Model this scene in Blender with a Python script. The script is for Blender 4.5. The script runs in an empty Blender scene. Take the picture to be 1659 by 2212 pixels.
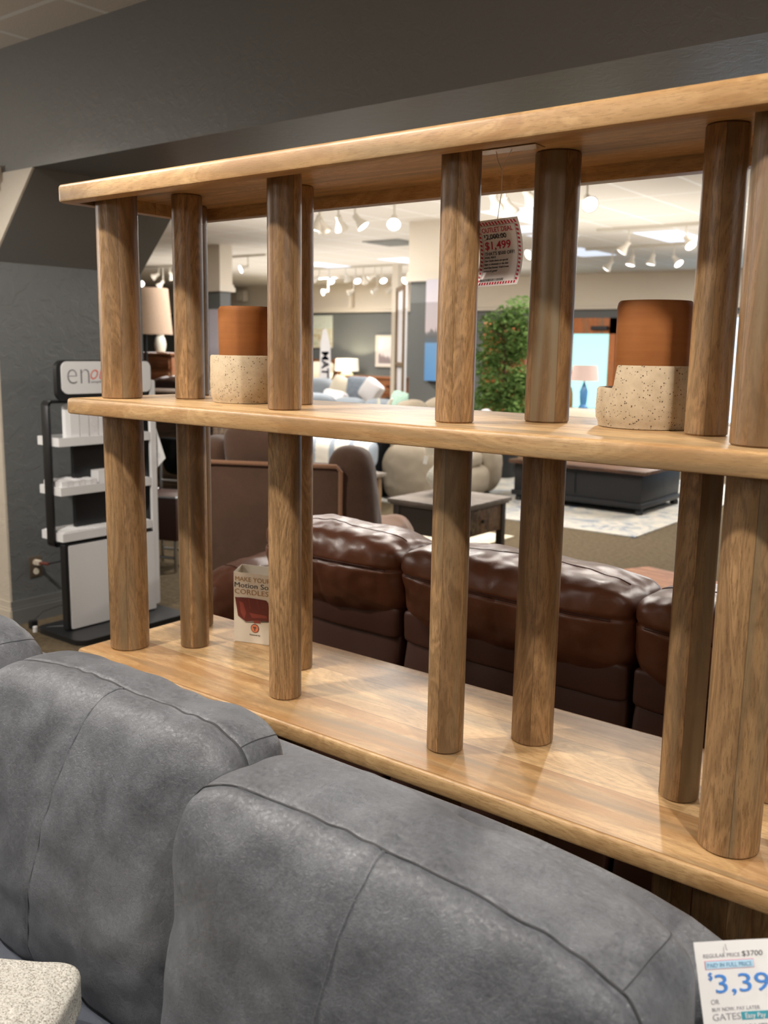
import bpy, bmesh, math, random
from mathutils import Vector, Matrix, noise, Euler
random.seed(7)
PI = math.pi
C = bpy.context.scene.collection

# ------------------------------------------------------------------ camera
CAMZ = 1.55
FPX = 2026.95
pitch, roll, yaw = 0.1739, 0.0164, 0.6605
_F = Vector((-math.sin(yaw)*math.cos(pitch), math.cos(yaw)*math.cos(pitch), -math.sin(pitch)))
_R = Vector((math.cos(yaw), math.sin(yaw), 0))
_U = _R.cross(_F)
R_ = math.cos(roll)*_R + math.sin(roll)*_U
U_ = -math.sin(roll)*_R + math.cos(roll)*_U
cam = bpy.data.cameras.new('camera'); camo = bpy.data.objects.new('camera', cam); C.objects.link(camo)
M = Matrix((R_, U_, -_F)).transposed().to_4x4(); M.translation = Vector((0, 0, CAMZ))
camo.matrix_world = M
cam.sensor_fit = 'VERTICAL'; cam.sensor_height = 36.0; cam.sensor_width = 27.0
cam.lens = FPX/2212*36.0
cam.clip_start = 0.02; cam.clip_end = 100
cam.dof.use_dof = True; cam.dof.focus_distance = 1.75; cam.dof.aperture_fstop = 5.6
bpy.context.scene.camera = camo
CP = Vector((0, 0, CAMZ))
def ray(u, v): return _F + ((u-829.5)/FPX)*R_ - ((v-1106)/FPX)*U_
def atz(u, v, z): d = ray(u, v); return CP + d*((z-CAMZ)/d.z)
def aty(u, v, y): d = ray(u, v); return CP + d*(y/d.y)

# ------------------------------------------------------------------ world, exposure, lights
sc = bpy.context.scene
w = bpy.data.worlds.new('world'); sc.world = w; w.use_nodes = True
w.node_tree.nodes['Background'].inputs[0].default_value = (0.9, 0.93, 1, 1)
w.node_tree.nodes['Background'].inputs[1].default_value = 0.35
sc.view_settings.view_transform = 'Standard'; sc.view_settings.look = 'None'
sc.view_settings.gamma = 1; sc.view_settings.use_curve_mapping = False
sc.view_settings.exposure = 0.06

def spot(name, loc, target, power, size=70, rad=0.05, col=(1, .88, .74), blend=.6):
    l = bpy.data.lights.new(name, 'SPOT'); l.energy = power; l.spot_size = math.radians(size); l.spot_blend = blend
    l.shadow_soft_size = rad; l.color = col
    o = bpy.data.objects.new(name, l); C.objects.link(o); o.location = loc
    o.rotation_euler = (Vector(target)-Vector(loc)).to_track_quat('-Z', 'Y').to_euler(); return o
def area(name, loc, sx, sy, power, col=(1, .955, .90), rot=(0, 0, 0)):
    l = bpy.data.lights.new(name, 'AREA'); l.shape = 'RECTANGLE'; l.size = sx; l.size_y = sy; l.energy = power; l.color = col
    o = bpy.data.objects.new(name, l); C.objects.link(o); o.location = loc; o.rotation_euler = rot; return o
# track spots of the front room, over the grey sofa
WARM = (1, .925, .84)
spot('front_spot', (-3.1, 0.7, 2.75), (-1.6, 1.3, 1.0), 106, 75, .045, WARM)
spot('front_spot', (-1.9, 0.45, 2.75), (-1.0, 1.2, 1.0), 118, 75, .045, WARM)
spot('front_spot', (0.4, 0.5, 2.75), (-0.6, 1.4, 1.0), 106, 75, .045, WARM)
spot('front_spot', (-3.2, 1.2, 2.75), (-4.3, 2.9, 0.8), 200, 70, .06, WARM)
# ceiling light panels
area('front_ceiling_light', (-2.2, -1.8, 2.92), 0.6, 1.2, 26)
area('front_ceiling_light', (1.5, 0.6, 2.92), 0.6, 1.2, 18)
def fill_point(name, loc, power, col=(1, .96, .92), r=.16):
    l = bpy.data.lights.new(name, 'POINT'); l.energy = power; l.color = col; l.shadow_soft_size = r
    o = bpy.data.objects.new(name, l); C.objects.link(o); o.location = loc
# unseen point lights added as ambient fill, behind and beside the camera
fill_point('fill_light', (-6.2, 0.4, 2.1), 100)
fill_point('fill_light', (-2.6, -3.0, 2.1), 36)
fill_point('fill_light', (2.4, -1.5, 2.1), 32)
fill_point('fill_light', (3.0, 1.6, 2.3), 30)
# spots of the showroom behind, shining forward through the opening and down
spot('showroom_spot', (-0.1, 4.6, 2.78), (-0.7, 1.5, 0.8), 100, 60, .06, WARM)
spot('showroom_spot', (-1.9, 4.6, 2.78), (-1.5, 1.6, 0.9), 90, 60, .06, WARM)
spot('showroom_spot', (-3.0, 4.2, 2.78), (-2.4, 2.6, 0.9), 60, 70, .06, WARM)
spot('showroom_spot', (-4.2, 4.4, 2.78), (-3.4, 4.6, 0.5), 50, 80, .06, WARM)
spot('showroom_spot', (-3.6, 7.0, 2.78), (-3.4, 6.0, 0.2), 120, 90, .06, WARM)
spot('showroom_spot', (-6.3, 7.1, 2.78), (-5.0, 7.8, 0.4), 120, 90, .06, WARM)
for (x, y, pw) in [(-4.4, 6.0, 90), (-8, 8.0, 130), (-3.0, 10.5, 150), (-8.5, 12.5, 170), (-13, 10.5, 170), (-13.2, 14.5, 120), (-4.5, 14.0, 120), (0.5, 7.5, 90)]:
    area('showroom_ceiling_light', (x, y, 2.93), 0.6, 1.2, pw*.95)
# added up-facing area lights without fixtures, to brighten the ceilings
def uplight(x, y, sx, sy, pw, z=2.05): area('fill_uplight', (x, y, z), sx, sy, pw, (1, .955, .90), (PI, 0, 0))
uplight(-6, 8, 5, 5, 72); uplight(-11, 12.5, 6, 5, 110); uplight(-2.5, 11, 5, 5, 72); uplight(0.5, 6.5, 3, 3, 20)

# ------------------------------------------------------------------ materials
def newmat(name):
    m = bpy.data.materials.new(name); m.use_nodes = True
    nt = m.node_tree; b = nt.nodes['Principled BSDF']; return m, nt, b
def srgb(r, g, b):
    f = lambda c: (c/255/12.92) if c/255 <= .04045 else ((c/255+.055)/1.055)**2.4
    return (f(r), f(g), f(b), 1)
def flat(name, col, rough=.6, metal=0, spec=.5, coat=0):
    m, nt, b = newmat(name); b.inputs['Base Color'].default_value = col; b.inputs['Roughness'].default_value = rough
    b.inputs['Metallic'].default_value = metal; b.inputs['Specular IOR Level'].default_value = spec; b.inputs['Coat Weight'].default_value = coat
    # faint procedural unevenness
    n = nt.nodes.new('ShaderNodeTexNoise'); n.inputs['Scale'].default_value = 9; tc = nt.nodes.new('ShaderNodeTexCoord')
    nt.links.new(tc.outputs['Object'], n.inputs['Vector'])
    mr = nt.nodes.new('ShaderNodeMapRange'); mr.inputs[3].default_value = max(rough-.06, 0.02); mr.inputs[4].default_value = min(rough+.06, 1)
    nt.links.new(n.outputs[0], mr.inputs[0]); nt.links.new(mr.outputs[0], b.inputs['Roughness'])
    return m
def emis(name, col, s):
    m, nt, b = newmat(name); b.inputs['Base Color'].default_value = (0.02, 0.02, 0.02, 1) if s > 3 else col
    b.inputs['Emission Color'].default_value = col; b.inputs['Emission Strength'].default_value = s; return m
class NT:
    def __init__(s, nt): s.nt = nt
    def n(s, t, **kw):
        x = s.nt.nodes.new('ShaderNode'+t)
        for k, v in kw.items():
            if k.startswith('i_'): x.inputs[k[2:].replace('_', ' ')].default_value = v
            else: setattr(x, k, v)
        return x
    def l(s, a, b): s.nt.links.new(a, b)
    def math(s, op, a, b=None, c=None):
        x = s.n('Math', operation=op)
        for i, v in enumerate((a, b, c)):
            if v is None: continue
            if isinstance(v, (int, float)): x.inputs[i].default_value = v
            else: s.l(v, x.inputs[i])
        return x.outputs[0]
    def comb(s, x, y, z):
        c = s.n('CombineXYZ')
        for i, v in enumerate((x, y, z)):
            if isinstance(v, (int, float)): c.inputs[i].default_value = v
            else: s.l(v, c.inputs[i])
        return c.outputs[0]
    def noise(s, vec, scale, detail=3, rough=.5, dist=0):
        x = s.n('TexNoise'); s.l(vec, x.inputs['Vector']); x.inputs['Scale'].default_value = scale
        x.inputs['Detail'].default_value = detail; x.inputs['Roughness'].default_value = rough; x.inputs['Distortion'].default_value = dist
        return x.outputs[0]
    def ramp(s, fac, stops):
        r = s.n('ValToRGB'); s.l(fac, r.inputs[0]); e = r.color_ramp.elements
        while len(e) < len(stops): e.new(.5)
        for i, (p, c) in enumerate(stops): e[i].position = p; e[i].color = c
        return r.outputs[0]
    def mix(s, fac, a, b, mode='MIX'):
        x = s.n('Mix', data_type='RGBA', blend_type=mode)
        for i, v in ((0, fac), (6, a), (7, b)):
            if isinstance(v, (int, float, tuple)): x.inputs[i].default_value = v
            else: s.l(v, x.inputs[i])
        return x.outputs[2]
    def bump(s, h, strength, dist, b):
        x = s.n('Bump'); x.inputs['Strength'].default_value = strength; x.inputs['Distance'].default_value = dist
        s.l(h, x.inputs['Height']); s.l(x.outputs[0], b.inputs['Normal'])
G = lambda v: (v, v, v, 1)

def wood(name, axis, light, dark, staves=None, board=None, rough=.45, contrast=1.0, seamdark=.55):
    """mango wood: long fibres, cathedral figure, glued staves; axis 'X' or 'Z' is the grain direction"""
    m, nt, b = newmat(name); k = NT(nt)
    tc = k.n('TexCoord'); oi = k.n('ObjectInfo'); sp = k.n('SeparateXYZ'); k.l(tc.outputs['Object'], sp.inputs[0])
    x, y, z = sp.outputs
    rnd = oi.outputs['Random']
    if axis == 'Z':
        ang = k.math('ARCTAN2', y, x)
        idv = k.math('ADD', k.math('MULTIPLY', ang, staves/(2*PI)), k.math('MULTIPLY', rnd, 9.3))
        g, a, c = z, x, y
    else:
        bb = board or .085
        row = k.math('DIVIDE', y, bb)
        idv = k.math('ADD', row, k.math('MULTIPLY', rnd, 5.7))
        g, a, c = x, y, z
    idf = k.math('FLOOR', idv)
    wn = k.n('TexWhiteNoise', noise_dimensions='2D'); k.l(k.comb(idf, rnd, 0), wn.inputs['Vector'])
    wv = wn.outputs['Value']
    go = k.math('ADD', g, k.math('MULTIPLY', wv, 31.0))
    ao = k.math('ADD', a, k.math('MULTIPLY', rnd, 13.0))
    v1 = k.comb(k.math('MULTIPLY', go, 2.4), k.math('MULTIPLY', ao, 10), k.math('MULTIPLY', c, 10))
    n1 = k.noise(v1, 1.0, 4, .52, 1.5)
    rings = k.math('SINE', k.math('MULTIPLY', n1, 62))
    rings = k.math('MULTIPLY_ADD', rings, .5, .5)
    v2 = k.comb(k.math('MULTIPLY', go, 48), k.math('MULTIPLY', ao, 520), k.math('MULTIPLY', c, 520))
    n2 = k.noise(v2, 1.0, 3, .65, .4)
    v3 = k.comb(k.math('MULTIPLY', go, 2.2), k.math('MULTIPLY', ao, 26), k.math('MULTIPLY', c, 26))
    n3 = k.noise(v3, 1.0, 3, .6, 1.2)
    f = k.math('ADD', k.math('MULTIPLY', n1, .55), k.math('MULTIPLY', n3, .40))
    f = k.math('ADD', f, k.math('MULTIPLY', k.math('SUBTRACT', wv, .5), .30))
    base = k.ramp(f, [(.50-.17*contrast, dark), (.50-.03, tuple(.45*dark[i]+.55*light[i] for i in range(3))+(1,)), (.50+.15*contrast, light)])
    base = k.mix(k.math('MULTIPLY', k.math('MULTIPLY', rings, k.math('MULTIPLY_ADD', n2, 1.2, .3)), .40*contrast), base, (dark[0]*.8, dark[1]*.78, dark[2]*.72, 1))
    pores = k.math('GREATER_THAN', n2, .57)
    base = k.mix(k.math('MULTIPLY', pores, .34*contrast), base, (dark[0]*.45, dark[1]*.4, dark[2]*.35, 1))
    base = k.mix(k.math('MULTIPLY', k.math('SUBTRACT', n2, .35), .5), base, (light[0]*.72, light[1]*.68, light[2]*.6, 1))
    # greyish sapwood streaks
    v4 = k.comb(k.math('MULTIPLY', go, .9), k.math('MULTIPLY', ao, 14), k.math('MULTIPLY', c, 14))
    n4 = k.noise(v4, 1.3, 2, .5, .6)
    gm = k.math('MULTIPLY', k.math('MAXIMUM', k.math('SUBTRACT', n4, .53), 0.0), 3.6*contrast)
    base = k.mix(gm, base, srgb(128, 112, 86))
    # small knots
    vo = k.n('TexVoronoi'); k.l(k.comb(k.math('MULTIPLY', go, 2.3), k.math('MULTIPLY', ao, 6.5), k.math('MULTIPLY', c, 6.5)), vo.inputs['Vector'])
    vo.inputs['Scale'].default_value = 1.0
    kn = k.math('LESS_THAN', k.math('ADD', vo.outputs['Distance'], k.math('MULTIPLY', n2, .06)), .075)
    base = k.mix(k.math('MULTIPLY', kn, .55), base, srgb(62, 38, 18))
    fr = k.math('FRACT', idv)
    seam = k.math('LESS_THAN', k.math('MINIMUM', fr, k.math('SUBTRACT', 1.0, fr)), .009 if axis == 'X' else .012)
    base = k.mix(k.math('MULTIPLY', seam, seamdark), base, (dark[0]*.5, dark[1]*.45, dark[2]*.4, 1))
    k.l(base, b.inputs['Base Color'])
    b.inputs['Roughness'].default_value = rough
    k.bump(k.math('MULTIPLY', n2, 1.0), .25, .0006, b)
    return m
M_plank = wood('mango_plank', 'X', srgb(220, 184, 134), srgb(168, 126, 80), board=.145, rough=.42, contrast=1.0)
M_post = wood('mango_post', 'Z', srgb(184, 146, 102), srgb(106, 78, 50), staves=5, rough=.40, contrast=1.3)
M_orange = wood('orange_slab', 'X', srgb(216, 146, 90), srgb(156, 92, 50), board=.16, rough=.62)
M_rustic = wood('rustic_board', 'X', srgb(130, 96, 66), srgb(48, 34, 26), board=.06, rough=.6, contrast=1.2)
M_greytop = wood('weathered_top', 'X', srgb(150, 140, 132), srgb(90, 80, 74), board=.12, rough=.45)
M_oak = wood('oak_frame', 'Z', srgb(140, 112, 82), srgb(90, 68, 46), staves=3, rough=.6)
M_cherry = wood('cherry_wood', 'X', srgb(170, 108, 66), srgb(112, 64, 36), board=.2, rough=.45)

def leather(name, base, light, rough, scale=1, veins=.35, bump=.35, mottled=.5, sheen=0.0, spec=.5, vs=85):
    m, nt, b = newmat(name); k = NT(nt); tc = k.n('TexCoord'); v = tc.outputs['Object']
    n1 = k.noise(v, 7*scale, 6, .66, .8); n2 = k.noise(v, 120*scale, 5, .75, 1.0)
    vo = k.n('TexVoronoi', feature='DISTANCE_TO_EDGE'); 
    wv = k.n('VectorMath', operation='ADD'); sc_ = k.n('VectorMath', operation='SCALE'); nn = k.n('TexNoise'); k.l(v, nn.inputs['Vector']); nn.inputs['Scale'].default_value = 28*scale; nn.inputs['Detail'].default_value = 3
    k.l(nn.outputs[1], sc_.inputs[0]); sc_.inputs['Scale'].default_value = .03/scale; k.l(v, wv.inputs[0]); k.l(sc_.outputs[0], wv.inputs[1]); k.l(wv.outputs[0], vo.inputs['Vector'])
    vo.inputs['Scale'].default_value = vs*scale
    ve = k.math('LESS_THAN', vo.outputs['Distance'], .045)
    patch = k.math('MULTIPLY', ve, k.math('MAXIMUM', k.math('MULTIPLY', k.math('SUBTRACT', n1, .42), 4), 0.0))
    f = k.math('ADD', k.math('MULTIPLY', n1, .55), k.math('MULTIPLY', n2, .45))
    c = k.ramp(f, [(.5-.2, base), (.5+.22, tuple(base[i]*(1-mottled)+light[i]*mottled for i in range(3))+(1,))])
    pc = k.math('MINIMUM', k.math('MULTIPLY', patch, veins), 1.0)
    c = k.mix(pc, c, light); k.l(c, b.inputs['Base Color'])
    rr = k.n('MapRange'); k.l(n2, rr.inputs[0]); rr.inputs[3].default_value = rough-.09; rr.inputs[4].default_value = rough+.12; k.l(rr.outputs[0], b.inputs['Roughness'])
    b.inputs['Specular IOR Level'].default_value = spec; b.inputs['Sheen Weight'].default_value = sheen
    k.bump(k.math('ADD', n2, k.math('MULTIPLY', ve, -.25)), bump, .0015/scale, b)
    return m
M_grey = leather('grey_faux_suede', srgb(56, 59, 66), srgb(140, 145, 153), .40, 1, veins=.36, bump=1.0, mottled=.56, sheen=.05, spec=.8, vs=230)
M_greyseat = leather('grey_seat_leather', srgb(74, 79, 90), srgb(104, 110, 120), .5, 1, veins=.1, bump=.3, mottled=.3, spec=.5)
M_greythread = flat('grey_seam', srgb(56, 57, 60), .7)
M_brown = leather('brown_leather', srgb(94, 54, 36), srgb(124, 76, 50), .34, 1, veins=.1, bump=.22, mottled=.5, spec=.6)
M_browndark = leather('brown_leather_panel', srgb(70, 40, 29), srgb(90, 54, 40), .46, 1, veins=.05, bump=.15, mottled=.4)
M_stitch = flat('tan_stitch', srgb(60, 26, 14), .7)
M_suede = leather('brown_suede', srgb(74, 53, 41), srgb(102, 76, 60), .85, .6, veins=.1, bump=.3, mottled=.6, sheen=.3, spec=.2)
M_suedelight = leather('tan_suede', srgb(140, 100, 74), srgb(160, 122, 94), .8, .6, veins=.1, bump=.3, mottled=.6, sheen=.3, spec=.2)
M_beige = leather('beige_upholstery', srgb(150, 138, 120), srgb(172, 160, 144), .8, .6, veins=.0, bump=.25, mottled=.6, spec=.2)
M_bluegrey = leather('bluegrey_upholstery', srgb(140, 148, 156), srgb(160, 166, 172), .85, .6, veins=.0, bump=.25, mottled=.6, spec=.2)
M_taupe = leather('taupe_upholstery', srgb(140, 124, 112), srgb(160, 146, 134), .85, .6, veins=.0, bump=.25, mottled=.6, spec=.2)
M_darkleather = leather('dark_brown_leather', srgb(44, 28, 22), srgb(64, 42, 34), .3, .6, veins=.0, bump=.2, mottled=.5)

def paint(name, col, bumps=.5, scale=22, rough=.5, dist=.004, spec=.5):
    m, nt, b = newmat(name); k = NT(nt); tc = k.n('TexCoord'); v = tc.outputs['Object']
    n = k.noise(v, scale, 4, .55, .9); n2 = k.noise(v, 3, 2, .5)
    c = k.mix(k.math('MULTIPLY', n2, .35), col, tuple(min(1, x*1.18) for x in col[:3])+(1,)); k.l(c, b.inputs['Base Color'])
    b.inputs['Roughness'].default_value = rough; b.inputs['Specular IOR Level'].default_value = spec
    h = k.ramp(n, [(.48, G(0)), (.56, G(1))])
    k.bump(h, bumps, dist, b); return m
M_darkwall = paint('charcoal_wall_paint', srgb(104, 106, 106), .35, 14, .42, .004)
M_header = paint('charcoal_header_paint', srgb(105, 104, 101), .12, 20, .38, .003, .6)
M_beigewall = paint('beige_wall_paint', srgb(196, 186, 170), .25, 14, .6, .004)
M_farbeige = paint('cream_wall_paint', srgb(222, 211, 194), .1, 14, .7, .003)
M_fargrey = paint('grey_wall_paint', srgb(104, 106, 104), .1, 14, .6, .003)
M_white_trim = flat('cream_moulding', srgb(222, 212, 196), .5)
M_greytrim = flat('charcoal_baseboard', srgb(110, 111, 110), .45)

def ceiling_mat():
    m, nt, b = newmat('ceiling_tiles'); k = NT(nt); tc = k.n('TexCoord'); sp = k.n('SeparateXYZ'); k.l(tc.outputs['Object'], sp.inputs[0])
    fx = k.math('FRACT', k.math('DIVIDE', sp.outputs[0], .61)); fy = k.math('FRACT', k.math('DIVIDE', sp.outputs[1], 1.22))
    lx = k.math('LESS_THAN', fx, .045); ly = k.math('LESS_THAN', fy, .022); g = k.math('MAXIMUM', lx, ly)
    n = k.noise(tc.outputs['Object'], 140, 3, .6)
    c = k.ramp(n, [(.3, srgb(205, 196, 182)), (.6, srgb(222, 214, 202))])
    c = k.mix(g, c, srgb(238, 236, 230)); k.l(c, b.inputs['Base Color']); b.inputs['Roughness'].default_value = .85
    k.bump(k.math('ADD', k.math('MULTIPLY', n, .2), g), .3, .004, b); return m
M_ceil = ceiling_mat()
def carpet_mat():
    m, nt, b = newmat('carpet'); k = NT(nt); tc = k.n('TexCoord'); v = tc.outputs['Object']
    n = k.noise(v, 240, 3, .7); n2 = k.noise(v, 30, 3, .6)
    c = k.ramp(k.math('ADD', k.math('MULTIPLY', n, .6), k.math('MULTIPLY', n2, .4)), [(.35, srgb(74, 64, 50)), (.65, srgb(122, 108, 86))])
    k.l(c, b.inputs['Base Color']); b.inputs['Roughness'].default_value = 1; b.inputs['Specular IOR Level'].default_value = .1; k.bump(n, .8, .006, b); return m
M_carpet = carpet_mat()
def rug_mat(name, a, c2, c3, scale):
    m, nt, b = newmat(name); k = NT(nt); tc = k.n('TexCoord'); v = tc.outputs['Object']
    n = k.noise(v, scale, 6, .7, 1.5); n2 = k.noise(v, 160, 2, .6)
    c = k.ramp(k.math('ADD', k.math('MULTIPLY', n, .8), k.math('MULTIPLY', n2, .2)), [(.38, c3), (.47, c2), (.55, a)])
    k.l(c, b.inputs['Base Color']); b.inputs['Roughness'].default_value = 1; b.inputs['Specular IOR Level'].default_value = .1; k.bump(n2, .5, .003, b); return m
M_rug = rug_mat('faded_rug', srgb(190, 184, 172), srgb(166, 166, 164), srgb(124, 134, 146), 4)
M_creamrug = rug_mat('cream_rug', srgb(226, 216, 194), srgb(214, 204, 182), srgb(200, 190, 170), 6)

M_white = flat('white_plastic', srgb(236, 236, 236), .4)
M_paper = flat('white_paper', srgb(240, 240, 240), .6, spec=.2)
M_cream = flat('cream_card', srgb(224, 214, 196), .55)
M_black = flat('black_metal', srgb(30, 31, 33), .35)
M_blackwood = flat('black_painted_wood', srgb(28, 28, 31), .5)
M_darkframe = flat('dark_table_frame', srgb(62, 54, 48), .55)
M_chrome = flat('chrome', srgb(190, 190, 192), .15, 1)
M_ivory = flat('ivory_plastic', srgb(224, 214, 196), .4)
M_outlet = flat('bronze_plate', srgb(134, 118, 102), .35, .6)
M_redprint = flat('red_ink', srgb(186, 38, 58), .6)
M_blackprint = flat('black_ink', srgb(36, 34, 36), .6)
M_greyprint = flat('grey_ink', srgb(120, 120, 124), .6)
M_lightprint = flat('pale_grey_ink', srgb(168, 168, 174), .6)
M_coral = flat('coral_ink', srgb(232, 116, 96), .6)
M_goldprint = flat('gold_ink', srgb(170, 128, 70), .6)
M_blueprint = flat('blue_ink', srgb(72, 140, 222), .6)
M_paleblue = flat('pale_blue_ink', srgb(190, 226, 248), .6)
M_tealprint = flat('teal_ink', srgb(60, 160, 180), .6)
M_pink = flat('pink_ink', srgb(240, 150, 170), .6)
M_terra = None
def terra():
    m, nt, b = newmat('terracotta'); k = NT(nt); tc = k.n('TexCoord'); sp = k.n('SeparateXYZ'); k.l(tc.outputs['Object'], sp.inputs[0])
    v = k.comb(k.math('MULTIPLY', sp.outputs[0], 3), k.math('MULTIPLY', sp.outputs[1], 3), k.math('MULTIPLY', sp.outputs[2], 90))
    n = k.noise(v, 1.0, 4, .6); n2 = k.noise(tc.outputs['Object'], 14, 3, .6)
    c = k.ramp(k.math('ADD', k.math('MULTIPLY', n, .4), k.math('MULTIPLY', n2, .6)), [(.3, srgb(136, 82, 40)), (.7, srgb(158, 100, 52))]); k.l(c, b.inputs['Base Color'])
    b.inputs['Roughness'].default_value = .7; b.inputs['Specular IOR Level'].default_value = .25; k.bump(n, .3, .0012, b); return m
M_terra = terra()
def speckle():
    m, nt, b = newmat('speckled_stoneware'); k = NT(nt); tc = k.n('TexCoord'); v = tc.outputs['Object']
    vo = k.n('TexVoronoi'); k.l(v, vo.inputs['Vector']); vo.inputs['Scale'].default_value = 330
    sp = k.n('SeparateColor'); k.l(vo.outputs['Color'], sp.inputs[0])
    dens = k.noise(v, 18, 2, .5)
    thr = k.math('MULTIPLY', k.math('MAXIMUM', k.math('SUBTRACT', sp.outputs[0], .52), 0.0), .95)
    dot = k.math('MULTIPLY', k.math('LESS_THAN', vo.outputs['Distance'], thr), k.math('GREATER_THAN', dens, .40))
    n = k.noise(v, 60, 4, .6)
    c = k.ramp(n, [(.3, srgb(182, 164, 136)), (.7, srgb(202, 184, 156))]); c = k.mix(k.math('MULTIPLY', dot, .88), c, srgb(66, 48, 34)); k.l(c, b.inputs['Base Color'])
    b.inputs['Roughness'].default_value = .75; b.inputs['Specular IOR Level'].default_value = .25; k.bump(k.math('SUBTRACT', n, k.math('MULTIPLY', dot, 1.2)), .35, .001, b); return m
M_speck = speckle()
def boucle():
    m, nt, b = newmat('white_boucle'); k = NT(nt); tc = k.n('TexCoord'); v = tc.outputs['Object']
    n = k.noise(v, 150, 3, .7, 2.2); vo = k.n('TexVoronoi'); k.l(v, vo.inputs['Vector']); vo.inputs['Scale'].default_value = 260
    c = k.ramp(k.math('ADD', k.math('MULTIPLY', n, .7), k.math('MULTIPLY', vo.outputs['Distance'], .3)), [(.36, srgb(158, 152, 140)), (.52, srgb(228, 225, 216))]); k.l(c, b.inputs['Base Color'])
    b.inputs['Roughness'].default_value = 1; b.inputs['Specular IOR Level'].default_value = .1; k.bump(n, .9, .004, b); return m
M_boucle = boucle()
def linen(name, a, c2, scale=400, e=0):
    m, nt, b = newmat(name); k = NT(nt); tc = k.n('TexCoord'); v = tc.outputs['Object']; n = k.noise(v, scale, 3, .7)
    c = k.ramp(n, [(.35, a), (.65, c2)]); k.l(c, b.inputs['Base Color']); b.inputs['Roughness'].default_value = .9
    if e: k.l(c, b.inputs['Emission Color']); b.inputs['Emission Strength'].default_value = e
    return m
M_taupeshade = linen('taupe_linen', srgb(150, 124, 104), srgb(184, 160, 138), 220)
M_litshade = linen('lit_linen_shade', srgb(238, 230, 210), srgb(250, 244, 228), 300, .75)
M_creamcloth = linen('cream_cloth', srgb(224, 214, 192), srgb(236, 228, 210), 120)
M_whitecloth = linen('white_cloth', srgb(222, 220, 222), srgb(240, 238, 240), 120)
M_greencloth = linen('mint_cloth', srgb(150, 190, 170), srgb(190, 214, 200), 60)
M_bluecloth = linen('blue_grey_cloth', srgb(110, 124, 140), srgb(160, 170, 182), 60)
M_glassgreen = flat('pale_green_glass', srgb(150, 160, 142), .15, 0, .8)
M_vase = flat('white_ceramic', srgb(222, 220, 206), .3)
M_leaf = linen('leaf_green', srgb(78, 116, 52), srgb(158, 190, 108), 30)
M_trunk = flat('bark', srgb(96, 74, 54), .9)
M_orangedoor = wood('door_wood', 'Z', srgb(206, 124, 62), srgb(150, 78, 34), staves=2, rough=.45)
M_daylight = emis('daylight_glass', (0.38, 0.82, 0.82, 1), 1.0)
M_daywhite = emis('daylight_pane', (0.50, 0.74, 1.0, 1), 1.7)
M_lens = emis('lamp_lens', (1.0, 0.97, 0.92, 1), 6)
M_fixture = flat('track_white', srgb(206, 198, 184), .45)
M_vent = flat('vent_grey', srgb(150, 148, 142), .6)
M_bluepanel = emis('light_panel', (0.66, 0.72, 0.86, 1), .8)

def picture_mat(name, kind):
    m, nt, b = newmat(name); k = NT(nt); tc = k.n('TexCoord'); sp = k.n('SeparateXYZ'); k.l(tc.outputs['Generated'], sp.inputs[0])
    x, z = sp.outputs[0], sp.outputs[2]
    n = k.noise(k.comb(k.math('MULTIPLY', x, 9), 0, k.math('MULTIPLY', z, .6)), 1.5, 5, .7)
    n2 = k.noise(k.comb(x, 0, z), 4, 4, .6)
    if kind == 'lake':
        sky = k.ramp(z, [(.0, srgb(96, 150, 206)), (.36, srgb(120, 168, 216)), (.44, srgb(150, 150, 150)), (.5, srgb(214, 202, 206)), (1, srgb(206, 202, 212))])
        tree = k.math('MULTIPLY', k.math('LESS_THAN', k.math('SUBTRACT', z, .42), k.math('MULTIPLY', k.math('SUBTRACT', n, .3), .30)), k.math('GREATER_THAN', z, .38))
        c = k.mix(k.math('MULTIPLY', tree, .75), sky, srgb(92, 96, 98))
    elif kind == 'trees':
        tree = k.math('LESS_THAN', z, k.math('MULTIPLY', k.math('SUBTRACT', n, .15), .95))
        c = k.mix(k.math('MULTIPLY', tree, .8), srgb(232, 222, 218), srgb(110, 92, 92))
        edge = k.math('MAXIMUM', k.math('LESS_THAN', z, .06), k.math('LESS_THAN', x, .06)); c = k.mix(edge, c, srgb(225, 215, 208))
    elif kind == 'autumn':
        c = k.ramp(n2, [(.3, srgb(178, 150, 90)), (.5, srgb(216, 212, 188)), (.7, srgb(170, 178, 140))])
        top = k.math('GREATER_THAN', z, .6); c = k.mix(k.math('MULTIPLY', top, .7), c, srgb(206, 214, 204))
    else:
        c = k.ramp(z, [(0, srgb(168, 166, 176)), (.35, srgb(214, 210, 222)), (1, srgb(206, 200, 212))])
    k.l(c, b.inputs['Base Color']); b.inputs['Roughness'].default_value = .8; return m
M_lake = picture_mat('lake_picture', 'lake'); M_trees = picture_mat('tree_picture', 'trees'); M_autumn = picture_mat('autumn_picture', 'autumn'); M_pale = picture_mat('pale_picture', 'pale')
def stripe_mat(name):
    m, nt, b = newmat(name); k = NT(nt); tc = k.n('TexCoord'); sp = k.n('SeparateXYZ'); k.l(tc.outputs['Object'], sp.inputs[0])
    s = k.math('SINE', k.math('MULTIPLY', sp.outputs[0], 34)); n = k.noise(tc.outputs['Object'], 60, 3, .6)
    f = k.math('ADD', k.math('MULTIPLY', s, .5), k.math('MULTIPLY', n, .5)); c = k.ramp(f, [(.5, srgb(232, 226, 214)), (.62, srgb(150, 160, 172))]); k.l(c, b.inputs['Base Color']); b.inputs['Roughness'].default_value = .9; return m
M_stripe = stripe_mat('striped_cloth')

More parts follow.
